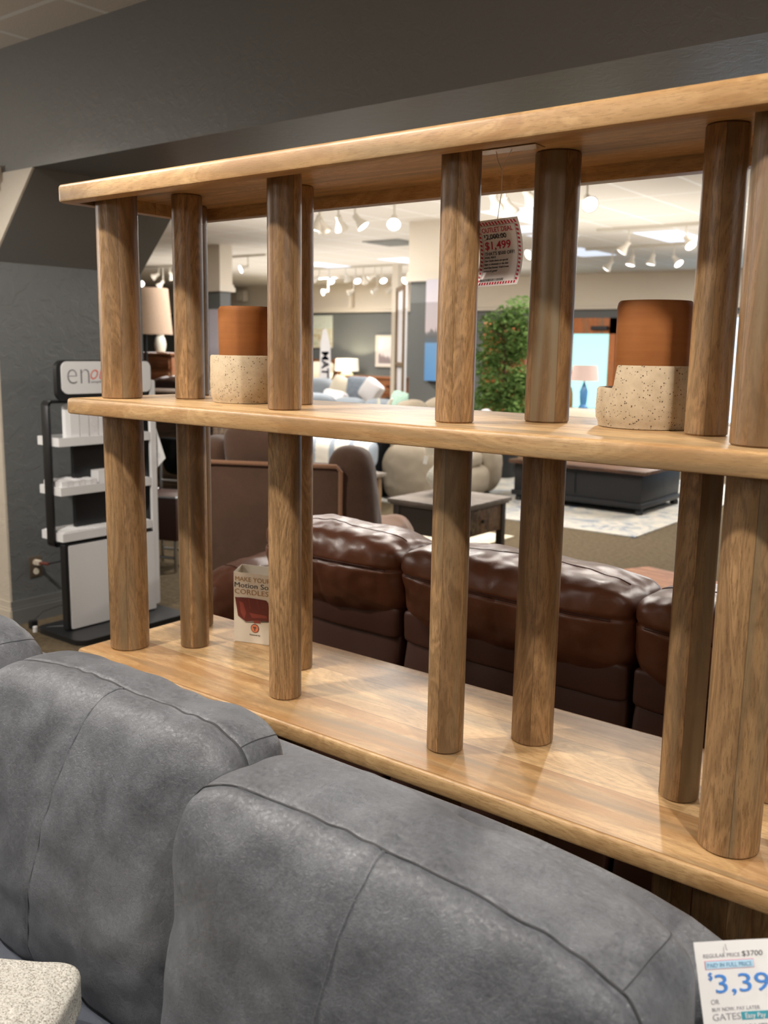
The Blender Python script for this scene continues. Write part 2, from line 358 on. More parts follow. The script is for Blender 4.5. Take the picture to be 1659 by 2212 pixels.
# ------------------------------------------------------------------ mesh helpers
class MB:
    def __init__(s): s.v = []; s.f = []
    def add(s, vs, fs, mat=None):
        o = len(s.v); s.v += [tuple((mat @ Vector(p)) if mat else p) for p in vs]; s.f += [[i+o for i in f] for f in fs]; return s
    def box(s, lo, hi, mat=None, bev=0.0):
        if bev > 0:
            bm = bmesh.new(); bmesh.ops.create_cube(bm, size=1)
            for v in bm.verts: v.co = Vector([(lo[i]+hi[i])/2+v.co[i]*(hi[i]-lo[i]) for i in range(3)])
            bmesh.ops.bevel(bm, geom=bm.edges[:], offset=bev, segments=2, affect='EDGES', profile=.5)
            bm.verts.ensure_lookup_table(); s.add([v.co.copy() for v in bm.verts], [[v.index for v in f.verts] for f in bm.faces], mat); bm.free(); return s
        x0, y0, z0 = lo; x1, y1, z1 = hi
        return s.add([(x0, y0, z0), (x1, y0, z0), (x1, y1, z0), (x0, y1, z0), (x0, y0, z1), (x1, y0, z1), (x1, y1, z1), (x0, y1, z1)],
                     [[0, 3, 2, 1], [4, 5, 6, 7], [0, 1, 5, 4], [1, 2, 6, 5], [2, 3, 7, 6], [3, 0, 4, 7]], mat)
    def lathe(s, prof, n=32, mat=None, c=(0, 0), cap=True):
        vs = []; fs = []
        for r, z in prof:
            for i in range(n): a = 2*PI*i/n; vs.append((c[0]+r*math.cos(a), c[1]+r*math.sin(a), z))
        for j in range(len(prof)-1):
            for i in range(n): a, b = j*n+i, j*n+(i+1) % n; fs.append([a, b, b+n, a+n])
        if cap: fs.append(list(range(n))[::-1]); fs.append([(len(prof)-1)*n+i for i in range(n)])
        return s.add(vs, fs, mat)
    def tube(s, pts, r, n=8, closed=False):
        pts = [Vector(p) for p in pts]; vs = []; fs = []; N = len(pts); up = Vector((0, 0, 1)); prev = None
        for i, p in enumerate(pts):
            t = (pts[min(i+1, N-1)]-pts[max(i-1, 0)]).normalized()
            if prev is None:
                a = t.cross(up) if abs(t.dot(up)) < .95 else t.cross(Vector((1, 0, 0))); a.normalize()
            else: a = (prev - t*prev.dot(t)).normalized()
            prev = a; b = t.cross(a); rr = r[i] if isinstance(r, (list, tuple)) else r
            for k in range(n): q = 2*PI*k/n; vs.append(p+a*rr*math.cos(q)+b*rr*math.sin(q))
        for j in range(N-1):
            for k in range(n): a, b = j*n+k, j*n+(k+1) % n; fs.append([a, b, b+n, a+n])
        fs.append(list(range(n))[::-1]); fs.append([(N-1)*n+i for i in range(n)])
        return s.add(vs, fs)
    def prism(s, poly, z0, z1, mat=None):
        n = len(poly); vs = [(x, y, z0) for x, y in poly]+[(x, y, z1) for x, y in poly]
        fs = [list(range(n))[::-1], list(range(n, 2*n))]+[[i, (i+1) % n, n+(i+1) % n, n+i] for i in range(n)]
        return s.add(vs, fs, mat)
    def build(s, name, mat, parent=None, smooth=True, angle=35):
        me = bpy.data.meshes.new(name); me.from_pydata([tuple(v) for v in s.v], [], s.f); me.validate(); me.update()
        if smooth:
            for p in me.polygons: p.use_smooth = True
            me.set_sharp_from_angle(angle=math.radians(angle))
        me.materials.append(mat)
        o = bpy.data.objects.new(name, me); C.objects.link(o)
        if parent: o.parent = parent
        return o
def tag(o, label, cat, group=None):
    o['label'] = label; o['category'] = cat
    if group: o['group'] = group
    return o
def empty(name, loc=(0, 0, 0), rz=0, label=None, cat=None, group=None, rot=None):
    o = bpy.data.objects.new(name, None); C.objects.link(o); o.location = loc; o.rotation_euler = rot or (0, 0, rz); o.empty_display_size = .05
    if label: tag(o, label, cat, group)
    return o
def struct(o): o['kind'] = 'structure'; return o
def copy_tree(o, parent=None):
    c = o.copy(); C.objects.link(c); c.parent = parent
    for ch in list(o.children): copy_tree(ch, c)
    return c
XZ = Matrix(((1, 0, 0, 0), (0, 0, -1, 0), (0, 1, 0, 0), (0, 0, 0, 1)))   # maps (x,y,z) -> (x,-z,y)
def rrect(w, h, r, n=6, cx=0, cy=0):
    pts = []
    for (sx, sy, a0) in ((1, 1, 0), (-1, 1, PI/2), (-1, -1, PI), (1, -1, 3*PI/2)):
        for i in range(n+1):
            a = a0+PI/2*i/n; pts.append((cx+sx*(w/2-r)+r*math.cos(a), cy+sy*(h/2-r)+r*math.sin(a)))
    return pts
def text_mesh(s, size, ext=0.0002, shear=0, off=0, align='LEFT', space=1):
    cu = bpy.data.curves.new('t', 'FONT'); cu.body = s; cu.size = size; cu.extrude = ext; cu.shear = shear; cu.offset = off
    cu.align_x = align; cu.resolution_u = 3; cu.space_character = space
    o = bpy.data.objects.new('t', cu); C.objects.link(o); bpy.context.view_layer.update()
    dg = bpy.context.evaluated_depsgraph_get(); me = bpy.data.meshes.new_from_object(o.evaluated_get(dg))
    vs = [v.co.copy() for v in me.vertices]; fs = [list(p.vertices) for p in me.polygons]
    bpy.data.objects.remove(o); bpy.data.meshes.remove(me); return vs, fs
def put_text(mb, s, x, z, size, fn=None, y=-.0006, fit=None, **kw):
    """text on a local XZ face looking towards -Y; fit = width to stretch to"""
    vs, fs = text_mesh(s, size, **kw)
    if fit and vs:
        x0 = min(v.x for v in vs); x1 = max(v.x for v in vs); k = fit/(x1-x0)
        for v in vs: v.x = (v.x-x0)*k
    out = [(x+v.x, y-v.z, z+v.y) for v in vs]
    if fn: out = [fn(*p) for p in out]
    mb.add(out, fs)

def puff(n, dims, k=5.0, bulge=(.0, .0, .0), wr=0.0, seed=0, wscale=9, fn=None, kz=None, grooves=(), fold=0, es_=.62):
    """soft cushion: cube grid rounded by a superquadric norm, puffed and wrinkled. returns verts, faces, evaluator"""
    hx, hy, hz = [d/2 for d in dims]
    def ev(p, w=True):
        a = Vector(p); mx = max(abs(a.x), abs(a.y), abs(a.z)) or 1
        kn = (abs(a.x)**k+abs(a.y)**k+abs(a.z)**k)**(1/k); q = a*(mx/kn)
        fx = (1-q.y**2)*(1-q.z**2); fy = (1-q.x**2)*(1-q.z**2); fz = (1-q.x**2)*(1-q.y**2)
        out = Vector((q.x*(hx+bulge[0]*fx), q.y*(hy+bulge[1]*fy), q.z*(hz+bulge[2]*fz)))
        if w and wr:
            d = Vector((q.x/hx, q.y/hy, q.z/hz)).normalized()
            s = Vector((out.x*wscale+seed*3.1, out.y*wscale, out.z*wscale))
            out += d*(wr*(noise.noise(s)+.5*noise.noise(s*2.3)))
        if fold and q.z > .5: out.z += fold*math.sin(q.x*26+3*math.sin(q.x*7+seed))*max(0, 1-abs(q.y+es_)*1.4)*.6*min(1, (q.z-.5)*2); out.y -= fold*.8*math.sin(q.x*23+seed*2)*max(0, q.z-.4)*(1 if q.y < -.5 else 0)
        for (g, dep, wid) in grooves:
            dd = g(q)
            if dd is not None and dd < wid*3: out -= Vector((q.x/hx, q.y/hy, q.z/hz)).normalized()*dep*math.exp(-(dd/wid)**2)
        return fn(out) if fn else out
    bm = bmesh.new(); vs = []; fs = []; idx = {}
    def vid(p):
        key = tuple(round(c, 5) for c in p)
        if key not in idx: idx[key] = len(vs); vs.append(ev(p))
        return idx[key]
    for ax in range(3):
        for sg in (-1, 1):
            for i in range(n):
                for j in range(n):
                    q = []
                    for (di, dj) in ((0, 0), (1, 0), (1, 1), (0, 1)):
                        a = -1+2*(i+di)/n; b = -1+2*(j+dj)/n; p = [0, 0, 0]; p[ax] = sg; p[(ax+1) % 3] = a; p[(ax+2) % 3] = b; q.append(vid(p))
                    fs.append(q if sg > 0 else q[::-1])
    bm.free(); return vs, fs, ev

# ------------------------------------------------------------------ setting
OY0, OY1, OX, HZ, CZ = 2.687, 3.63, -4.68, 2.378, 2.95
struct(MB().box((-24, -5, -.05), (6, 18, 0)).build('floor', M_carpet))
struct(MB().box((-24, -5, CZ), (6, 18, CZ+.05)).build('ceiling', M_ceil))
struct(MB().box((-24, 16.6, 0), (6, 16.75, 2.34)).build('wall_back', M_fargrey))
struct(MB().box((-24, 16.55, 2.34), (6, 16.75, CZ)).build('trim_1', M_farbeige))
struct(MB().box((-24, 16.5, 2.31), (6, 16.55, 2.40)).box((-24, 16.47, 2.37), (6, 16.5, 2.40)).build('trim_2', M_white_trim))
struct(MB().box((-24.1, OY1, 0), (-24, 16.6, CZ)).build('wall_far_left', M_farbeige))
struct(MB().box((6, -5, 0), (6.1, 16.6, CZ)).build('wall_right', M_beigewall))
struct(MB().box((-9.1, -5.1, 0), (6.1, -5, CZ)).build('wall_rear', M_beigewall))
struct(MB().box((-9.1, -5, 0), (-9, OY0, CZ)).build('wall_left_front', M_beigewall))
# pillar side of the opening with its corbelled upper corner, and the header
jb = MB().box((-24, OY0+.012, 0), (OX, OY1, CZ))
struct(jb.build('wall_left', M_darkwall))
struct(MB().box((-9, OY0, 0), (OX, OY0+.012, 1.955)).build('wall_front_left', M_beigewall))
struct(MB().prism([(-9, -1.955), (OX, -1.955), (-4.27, -HZ), (-9, -HZ)], 0, .012, Matrix(((1, 0, 0, 0), (0, 0, 1, OY0), (0, -1, 0, 0), (0, 0, 0, 1)))).build('wall_front_upper', M_beigewall))
hd = MB().box((-9, OY0, HZ), (6, OY1, CZ))
hd.prism([(OX, -1.955), (-4.27, -HZ), (-4.27, -HZ-.05), (OX, -HZ-.05)], .013, OY1-OY0, Matrix(((1, 0, 0, 0), (0, 0, 1, OY0), (0, -1, 0, 0), (0, 0, 0, 1))))
struct(hd.build('wall_header', M_header, smooth=False))
mo = MB().box((-9, OY0-.035, 2.33), (-4.56, OY0, 2.40)).box((-9, OY0-.05, 2.375), (-4.545, OY0, 2.405)).box((-9, OY0-.018, 2.29), (-4.57, OY0, 2.33))
struct(mo.build('trim_3', M_white_trim))
bb = MB().box((OX, OY0, 0), (OX+.014, OY1, .085)).box((OX, OY0, .085), (OX+.009, OY1, .10)).box((OX, OY0, .10), (OX+.006, OY1, .135))
struct(bb.build('baseboard_left', M_greytrim))
struct(MB().box((-9, OY0-.014, 0), (OX+.014, OY0, .085)).box((-9, OY0-.009, .085), (OX+.009, OY0, .10)).box((-9, OY0-.006, .10), (OX+.006, OY0, .135)).build('baseboard_front', M_beigewall))
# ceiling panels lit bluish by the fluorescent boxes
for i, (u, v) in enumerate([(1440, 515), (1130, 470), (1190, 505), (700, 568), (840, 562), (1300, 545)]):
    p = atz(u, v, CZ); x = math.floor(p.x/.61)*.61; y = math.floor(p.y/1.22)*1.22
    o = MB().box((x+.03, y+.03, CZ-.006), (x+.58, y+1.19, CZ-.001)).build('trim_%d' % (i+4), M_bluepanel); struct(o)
p = atz(850, 523, CZ)
t = empty('ceiling_vent', (p.x, p.y, CZ-.001), 0, 'grey square air vent in the ceiling left of the white column', 'vent')
MB().box((-.30, -.30, -.012), (.30, .30, 0)).build('frame', M_vent, t)
m = MB()
for i in range(9): m.box((-.26, -.25+i*.058, -.022), (.26, -.22+i*.058, -.012))
m.build('louver', M_vent, t)
# columns
def column(name, i, x0, y0, x1, y1, zs):
    o = struct(MB().box((x0, y0, 0), (x1, y1, zs)).build('wall_'+name+'_lower', M_fargrey))
    o = struct(MB().box((x0-.02, y0-.02, zs), (x1+.02, y1+.02, CZ)).build('wall_'+name+'_upper', M_farbeige))
    struct(MB().box((x0-.05, y0-.05, zs-.05), (x1+.05, y1+.05, zs+.01)).box((x0-.035, y0-.035, zs+.01), (x1+.035, y1+.035, zs+.05)).build('trim_%d' % i, M_white_trim))
column('column_middle', 10, -6.56, 8.87, -6.0, 9.33, 2.34)
column('column_left', 11, -10.62, 9.42, -10.36, 9.62, 2.35)
# partition with cream header, behind the bedroom display
pp = aty(856, 700, 11.0)
struct(MB().box((pp.x-.05, 10.95, 0), (pp.x+.05, 11.05, 2.72)).build('trim_12', M_farbeige))
# bedroom back partition
struct(MB().box((-13.86, 16.42, 2.40), (-13.78, 16.5, CZ)).build('trim_13', M_farbeige))

# door and storefront windows in the far wall
dx0, dx1 = -8.35, -7.48
t = MB().box((dx0-.12, 16.5, 0), (dx0, 16.6, 2.02)).box((dx1-.13, 16.5, 0), (dx1, 16.6, 2.15)).box((dx0-.12, 16.5, 1.86), (dx1, 16.6, 2.15)).box((dx0, 16.5, 0), (dx1-.13, 16.6, .25))
d = struct(t.build('door_1', M_orangedoor))
MB().box((dx0, 16.54, .25), (dx1-.13, 16.56, 1.86)).build('glass_pane', M_daylight, d)
MB().box((-7.95, 16.42, 1.93), (-7.62, 16.5, 2.00)).build('door_closer', M_black, d)
k = 1
for x0 in (-6.3, -4.3, -2.3, -.3):
    k += 1
    wn = struct(MB().box((x0, 16.52, .3), (x0+.06, 16.6, 2.2)).box((x0+1.74, 16.52, .3), (x0+1.8, 16.6, 2.2)).box((x0, 16.52, .3), (x0+1.8, 16.6, .36)).box((x0, 16.52, 2.14), (x0+1.8, 16.6, 2.2)).build('window_%d' % k, M_white_trim))
    MB().box((x0+.06, 16.55, .36), (x0+1.74, 16.57, 2.14)).build('glass_pane', M_daywhite, wn)
dd = aty(1095, 740, 12.5)
t = empty('display_cabinet', (dd.x, 12.5, 0), 0, 'orange wood cabinet half hidden behind the leafy tree', 'cabinet')
MB().box((-.42, 0, 0), (.32, .35, 1.95), bev=.01).build('body', M_orangedoor, t)
MB().box((-.40, -.02, .1), (-.06, 0, 1.85)).build('door', M_orangedoor, t); MB().box((-.04, -.02, .1), (.30, 0, 1.85)).build('door', M_orangedoor, t)

# ------------------------------------------------------------------ the bookcase
XL, XR, YF, DP = -1.9728, -0.14, 1.2952, 0.4338
ZT, ZM, ZL = 1.902, 1.4195, 0.80
shelf = empty('bookcase', ((XL+XR)/2, YF+DP/2, 0), 0, 'tall open mango wood bookcase with thick round posts and three visible planks', 'bookcase')
cx0, cy0 = (XL+XR)/2, YF+DP/2
def plank(ztop, th, rec=.028):
    W_, D_ = XR-XL, DP; r = .022; loops = []
    def loop(ins, z): return [(x, y, z) for x, y in rrect(W_-2*ins, D_-2*ins, max(r-ins, .004), 6)]
    L = [loop(.008, ztop), loop(.0035, ztop-.0008), loop(.001, ztop-.0035), loop(0, ztop-.008), loop(0, ztop-th+.005), loop(.0015, ztop-th+.0015), loop(.005, ztop-th),
         loop(.036, ztop-th), loop(.036, ztop-th+rec)]
    mb = MB(); n = len(L[0]); vs = [p for l in L for p in l]; fs = [list(range(n))]
    for j in range(len(L)-1):
        for i in range(n): a, b = j*n+i, j*n+(i+1) % n; fs.append([a, a+n, b+n, b])
    fs.append([(len(L)-1)*n+i for i in range(n)][::-1])
    fs = [f[::-1] for f in fs]
    fs[0] = fs[0][::-1]; fs[-1] = fs[-1][::-1]
    mb.add(vs, fs); o = mb.build('shelf_plank', M_plank, shelf, angle=40); return o
TH = {'t': .039, 'm': .0365, 'l': .035}
for zt, th in ((ZT, TH['t']), (ZM, TH['m']), (ZL, TH['l']), (.16, .036)):
    o = plank(zt, th)
    bm = bmesh.new(); bm.from_mesh(o.data); bmesh.ops.recalc_face_normals(bm, faces=bm.faces[:]); bm.to_mesh(o.data); bm.free()
posts = [(-1.8909, 1.402, .0475), (-1.7735, 1.5121, .0354), (-1.3578, 1.4079, .0348), (-.9371, 1.4071, .0347), (-.829, 1.5503, .0403), (-.5182, 1.5047, .0333),
         (-.3969, 1.3925, .0454), (-1.896, 1.6373, .034), (-1.4641, 1.5614, .034), (-.395, 1.60, .034)]
def post(x, y, r, z0, z1):
    mb = MB(); e = .003
    mb.lathe([(r-e, z0), (r, z0+e), (r, z1-e), (r-e, z1)], 40)
    o = mb.build('post', M_post, shelf); o.location = (x-cx0, y-cy0, 0); o.rotation_euler.z = random.random()*6.28
    return o
R = .028
for (x, y, r) in posts:
    post(x, y, r, ZM, ZT-TH['t']+R); post(x, y, r, ZL, ZM-TH['m']+R); post(x, y, r, .16, ZL-TH['l']+R); post(x, y, r*.95, 0, .16-.036+R)

# ------------------------------------------------------------------ pots on the middle plank
def potset(loc, rz, label, a0=20, a1=215):
    t = empty('planter', (*loc, ZM), rz, label, 'planter', 'terracotta planters on the middle plank')
    n = 96; ro, ri, fl = .088, .0745, .012
    def hgt(a):
        a = math.degrees(a) % 360
        e = 2.2
        if a0+e < a < a1-e: return .068
        d = 0
        if a0 <= a <= a0+e: d = (a-a0)/e
        elif a1-e <= a <= a1: d = (a1-a)/e
        return .107+(.068-.107)*d
    mb = MB(); rows = []
    prof = [(ro-.010, 0, 0), (ro-.006, .0015, 0), (ro-.004, .010, 0), (ro-.001, .016, 0), (ro, .4, 1), (ro-.001, -.0035, 2), (ro-.0035, 0, 2), (ri+.003, 0, 2), (ri, -.0035, 2), (ri, .014, 0), (.001, .014, 0)]
    for (r, z, md) in prof:
        row = []
        for i in range(n):
            a = 2*PI*i/n; h = hgt(a); zz = z if md == 0 else (h*z if md == 1 else h+z)
            row.append((r*math.cos(a), r*math.sin(a), zz))
        rows.append(row)
    vs = [p for r_ in rows for p in r_]; fs = []
    for j in range(len(rows)-1):
        for i in range(n): a, b = j*n+i, j*n+(i+1) % n; fs.append([a, b, b+n, a+n])
    fs.append(list(range(n))[::-1]); mb.add(vs, fs); mb.build('stoneware_saucer', M_speck, t, angle=50)
    mb = MB(); r = .0635
    mb.lathe([(r-.006, .015), (r-.002, .02), (r, .12), (r+.0005, .205), (r-.001, .212), (r-.004, .2155), (r-.0075, .213), (r-.009, .20), (r-.010, .05), (.001, .045)], 64, c=(.004, 0))
    mb.build('terracotta_pot', M_terra, t); return t
potset((-.652, 1.585), math.radians(0), 'terracotta pot in a stepped speckled saucer near the right posts', 110, 253)
potset((-1.592, 1.532), math.radians(-120), 'terracotta pot in a speckled saucer near the left posts', 140, 262)

# ------------------------------------------------------------------ hanging price tag
def pricetag():
    t = empty('price_tag', (-.888, 1.46, 1.852), 0, 'hanging outlet deal price tag with red striped border', 'price tag')
    Wd, Hh = .094, .128; x0 = -.056; zt = -.075+.006
    tilt = math.radians(2.5)
    def fn(x, y, z):      # x 0..W, z 0..-H
        tt = (z+0)/(-Hh); b = .020*(1-(2*tt-1)**2)
        xx = x*.94+x0; zz = z*.89+zt-.009
        return (xx*math.cos(tilt)-(zz-zt)*math.sin(tilt), y+b, zt+(zz-zt)*math.cos(tilt)+xx*math.sin(tilt))
    def strip(name, mat, quads, y):
        mb = MB()
        for q in quads:
            # subdivide quads vertically for the curl
            (ax, az), (bx, bz), (c_x, cz), (ddx, dz) = q; n = 6
            for i in range(n):
                f0, f1 = i/n, (i+1)/n
                L = lambda p, q_, f: p+(q_-p)*f
                pts = [(L(ax, ddx, f0), L(az, dz, f0)), (L(bx, c_x, f0), L(bz, cz, f0)), (L(bx, c_x, f1), L(bz, cz, f1)), (L(ax, ddx, f1), L(az, dz, f1))]
                mb.add([fn(px, y, pz) for px, pz in pts], [[0, 1, 2, 3]])
        return mb.build(name, mat, t, smooth=False)
    mb = MB(); n = 16
    vs = []
    for i in range(n+1):
        z = -Hh*i/n; vs += [fn(0, 0, z), fn(Wd, 0, z), fn(0, .0008, z), fn(Wd, .0008, z)]
    fs = []
    for i in range(n):
        a = i*4; b = a+4; fs += [[a, b, b+1, a+1], [a+2, a+3, b+3, b+2], [a, a+2, b+2, b], [a+1, b+1, b+3, a+3]]
    fs += [[0, 1, 3, 2], [n*4, n*4+2, n*4+3, n*4+1]]
    mb.add(vs, fs); mb.build('card', flat('tag_card', srgb(222, 212, 205), .6, spec=.2), t)
    q = []; e = .0035; bw = .0062
    ns = 13; 
    for i in range(ns):      # top and bottom diagonal stripes
        s = (Wd-2*e)/ns; xa = e+i*s
        q.append([(xa, -e), (xa+s*.5, -e), (xa+s*.5+.003, -e-bw), (xa+.003, -e-bw)])
    nb = 15
    for i in range(nb):
        s = (Wd-2*e)/nb; xa = e+i*s; q.append([(xa, -Hh+e+.005), (xa+s*.55, -Hh+e+.005), (xa+s*.55, -Hh+e), (xa, -Hh+e)])
    nv = 14
    for side in (0, 1):
        for i in range(nv):
            s = (Hh-2*e-.012)/nv; za = -e-.008-i*s; xa = e if side == 0 else Wd-e-bw*.75
            q.append([(xa, za), (xa+bw*.75, za-.002), (xa+bw*.75, za-.002-s*.5), (xa, za-s*.5)])
    strip('striped_border', M_redprint, q, -.0006)
    ln = [[(e+.0068, -.0105), (Wd-e-.0055, -.0105), (Wd-e-.0055, -.0110), (e+.0068, -.0110)], [(e+.0068, -.0105), (e+.0074, -.0105), (e+.0074, -Hh+.0095), (e+.0068, -Hh+.0095)],
          [(Wd-e-.0060, -.0105), (Wd-e-.0055, -.0105), (Wd-e-.0055, -Hh+.0095), (Wd-e-.0060, -Hh+.0095)]]
    strip('border_line', M_blackprint, ln, -.0007)
    mb = MB()
    put_text(mb, 'OUTLET DEAL', .0125, -.0225, .0125, fn, fit=.066, off=.00003)
    put_text(mb, '$1,499', .0135, -.0540, .021, fn, fit=.056, off=.0002)
    mb.build('red_lettering', M_redprint, t, smooth=False)
    mb = MB()
    put_text(mb, '$', .0135, -.0305, .007, fn)
    put_text(mb, '2,000.00', .0185, -.0345, .0125, fn, fit=.044, off=.0001)
    put_text(mb, "THAT'S $500 OFF!", .0125, -.0655, .0095, fn, fit=.064, off=0)
    put_text(mb, 'FINAL PRICE', .0125, -.0715, .0052, fn, fit=.024)
    for i, s in enumerate(['Our Outlet items are special', 'buys or closeouts so the deal', "won't last forever. Grab it now", "before it's gone!"]):
        put_text(mb, s, .0125, -.0780-i*.0068, .0058, fn, fit=[.051, .052, .054, .030][i], shear=.15)
    strip_mb = strip('strike_line', M_blackprint, [[(.013, -.0362), (.061, -.0268), (.061, -.0275), (.013, -.0369)]], -.0012)
    mb.build('black_lettering', M_blackprint, t, smooth=False)
    q = []; x = .008; random.seed(3)
    while x < .060:
        wd_ = random.choice([.0005, .0009, .0014]); q.append([(x, -.1125), (x+wd_, -.1125), (x+wd_, -.1175), (x, -.1175)]); x += wd_+random.choice([.0005, .0009])
    strip('barcode', M_blackprint, q, -.0006)
    # string up to the underside of the top plank and the tape that holds it
    top = 1.891-1.852
    p0 = fn(Wd*.55, -.0012, -.003)
    MB().tube([p0, (0, .0, -.035), (.0, 0, .0)], .0006, 6).tube([(0, 0, 0), (-.012, .004, .020), (-.020, .01, top-.002)], .0006, 6).tube([(0, 0, 0), (.006, .004, .02), (.012, .01, top-.002)], .0006, 6).build('string', M_cream, t)
    MB().box((-.055, -.005, top-.0022), (.065, .03, top-.0012)).build('tape', flat('clear_tape', srgb(196, 164, 126), .2), t)
pricetag()

# ------------------------------------------------------------------ brochure box
def brochure():
    t = empty('brochure_box', (-1.721, 1.597, ZL+.001), math.radians(18), 'white brochure box with a brown sofa picture, standing by the third post', 'brochure box')
    Wd, Dd, Hf, Hb, th = .128, .045, .182, .192, .0012
    mb = MB().box((0, 0, 0), (Wd, th, Hf)).box((0, Dd-th, 0), (Wd, Dd, Hb)).box((0, th, 0), (Wd, Dd-th, th))
    for x in (0, Wd-th): mb.add([(x, th, 0), (x+th, th, 0), (x+th, Dd-th, 0), (x, Dd-th, 0), (x, th, Hf), (x+th, th, Hf), (x+th, Dd-th, Hb), (x, Dd-th, Hb)], [[0, 3, 2, 1], [4, 5, 6, 7], [0, 1, 5, 4], [1, 2, 6, 5], [2, 3, 7, 6], [3, 0, 4, 7]])
    mb.build('box', M_cream, t, smooth=False)
    mb = MB(); put_text(mb, 'MAKE YOUR', .005, .160, .0165, fit=.100); put_text(mb, 'CORDLESS', .003, .1265, .0185, fit=.106); mb.build('gold_lettering', M_goldprint, t, smooth=False)
    # small feet strokes give the letters their serif look
    mb = MB(); put_text(mb, 'Motion Sofa', .003, .1435, .0185, fit=.112); put_text(mb, 'Powered by:', .045, .0205, .0055, fit=.030); mb.build('black_lettering', M_blackprint, t, smooth=False)
    y = -.0008
    def poly(name, pts, mat, yy=y, parent=t):
        mb = MB(); n = len(pts); mb.add([(x, yy, z) for x, z in pts], [list(range(n))]); return mb.build(name, mat, parent, smooth=False)
    red = flat('printed_sofa_brown', srgb(106, 42, 34), .5); redl = flat('printed_sofa_light', srgb(142, 66, 52), .5); dk = flat('printed_shadow', srgb(70, 74, 66), .6)
    sp_ = poly('sofa_print', [(.004, .117), (.012, .1165), (.020, .1175), (.045, .1185), (.070, .1175), (.092, .1165), (.098, .110), (.100, .098), (.112, .094), (.114, .066), (.100, .062), (.062, .060), (.034, .055), (.012, .068)], red)
    poly('sofa_highlight', [(.042, .117), (.0435, .117), (.048, .090), (.0465, .090)], redl, y-.0004, sp_); poly('sofa_highlight', [(.066, .1165), (.0675, .1165), (.073, .090), (.0715, .090)], redl, y-.0004, sp_)
    poly('sofa_highlight', [(.044, .080), (.092, .077), (.095, .070), (.052, .067)], redl, y-.0004, sp_)
    poly('sofa_highlight', [(.016, .108), (.028, .103), (.036, .078), (.030, .062), (.020, .078)], redl, y-.0003, sp_)
    poly('sofa_highlight', [(.056, .060), (.075, .062), (.077, .055), (.058, .0535)], redl, y-.0004, sp_)
    poly('sofa_shadow_print', [(.012, .067), (.034, .0535), (.062, .0585), (.110, .063), (.100, .060), (.034, .0525)], dk, y-.0001)
    ring = MB(); ring.lathe([(.0115, 0), (.0115, .0003)], 32, XZ @ Matrix.Translation((.060, .040, .0008))); ring.build('emblem', flat('emblem_dark', srgb(96, 50, 36), .5), t)
    ring = MB(); ring.lathe([(.0098, 0), (.0098, .0003)], 32, XZ @ Matrix.Translation((.060, .040, .0013))); e_ = ring.build('emblem_disc', flat('emblem_orange', srgb(226, 132, 92), .5), t)
    ring = MB().box((.0585, -.0022, .034), (.0615, -.0018, .0405)).box((.0555, -.0022, .0405), (.0645, -.0018, .0445)); ring.build('emblem_mark', flat('emblem_grey', srgb(110, 86, 74), .5), t)
brochure()

# ------------------------------------------------------------------ grey sofa in the foreground
gs = empty('grey_sofa', (-1.0, 0.6, 0), 0, 'grey distressed faux suede sofa with puffy back cushions, in front of the bookcase', 'sofa')
def gs_part(mb, name, mat, angle=60):
    for i, v in enumerate(mb.v): mb.v[i] = (v[0]+1.0, v[1]-.6, v[2])
    return mb.build(name, mat, gs, angle=angle)
def grey_cushion(xc, wd, zb, zt, seed, depth=.205, lean=11, n=84, yb=.93, es=.62, droop=0):
    H = zt-zb; ln = math.radians(lean)
    def seam_top(q):      # seam between face panel and top band; runs round the face panel
        if q.y > .05: return None
        e = max(abs(q.x)*1.0, q.z)
        return abs((q.y+es))*.5*depth*.9 if (q.z > .80 or abs(q.x) > .9) else None
    def seam_mid(q):
        return abs(q.x-(-.08+.10*q.z))*wd/2 if (q.y < -.3 and q.z > -.97) or (q.z > .6 and q.y < -es) else None
    sh = lambda p: Vector((p.x+xc, yb+p.y+(p.z)*math.tan(ln), zb+H/2+p.z-droop*max(0, p.x/wd+.35)**2*max(0, p.z/H+.5)))
    vs, fs, ev = puff(n, (wd, depth, H), 6.5, (.008, .040, .008), .0085, seed, 9, sh, grooves=((seam_top, .0038, .005), (seam_mid, .0036, .005)), fold=.0022, es_=es)
    o = gs_part(MB().add(vs, fs), 'back_cushion', M_grey)
    # piping along the seams
    def norm(a): return a
    def surf(qx, qy, qz):   # find cube point whose rounded position is roughly (qx,qy,qz) direction
        m = max(abs(qx), abs(qy), abs(qz)); return ev((qx/m, qy/m, qz/m))
    def samp(pts, m=60):
        out = []
        L = len(pts)-1
        for i in range(m+1):
            f = i/m*L; j = min(int(f), L-1); r_ = f-j; out.append(tuple(pts[j][k]+(pts[j+1][k]-pts[j][k])*r_ for k in range(3)))
        return out
    e = es
    path = samp([(-1, -e, -.9), (-1, -e, .6), (-1, -e, 1), (-.6, -e, 1), (.6, -e, 1), (1, -e, 1), (1, -e, .6), (1, -e, -.9)], 210)
    tb = MB().tube([ev(tuple(c for c in p)) for p in path], .0018, 6)
    s_ = MB(); s_.v = tb.v; s_.f = tb.f
    c1 = gs_part(s_, 'seam', M_greythread); mw = c1.matrix_world.copy(); c1.parent = o
    path = samp([(.02, -e, 1), (.02, -1, 1), (-.18, -1, -.95)], 90)
    tb = MB().tube([ev(p) for p in path], .0030, 6); c2 = gs_part(tb, 'seam', M_grey); c2.parent = o
    for sx in (-1, 1):      # short seam over the top corner
        path = samp([(sx*.97, -e, 1), (sx*.97, .1, 1), (sx*.99, .9, 1)], 30)
        tb = MB().tube([ev(p) for p in path], .0009, 6); c3 = gs_part(tb, 'seam', M_greythread); c3.parent = o
    return o
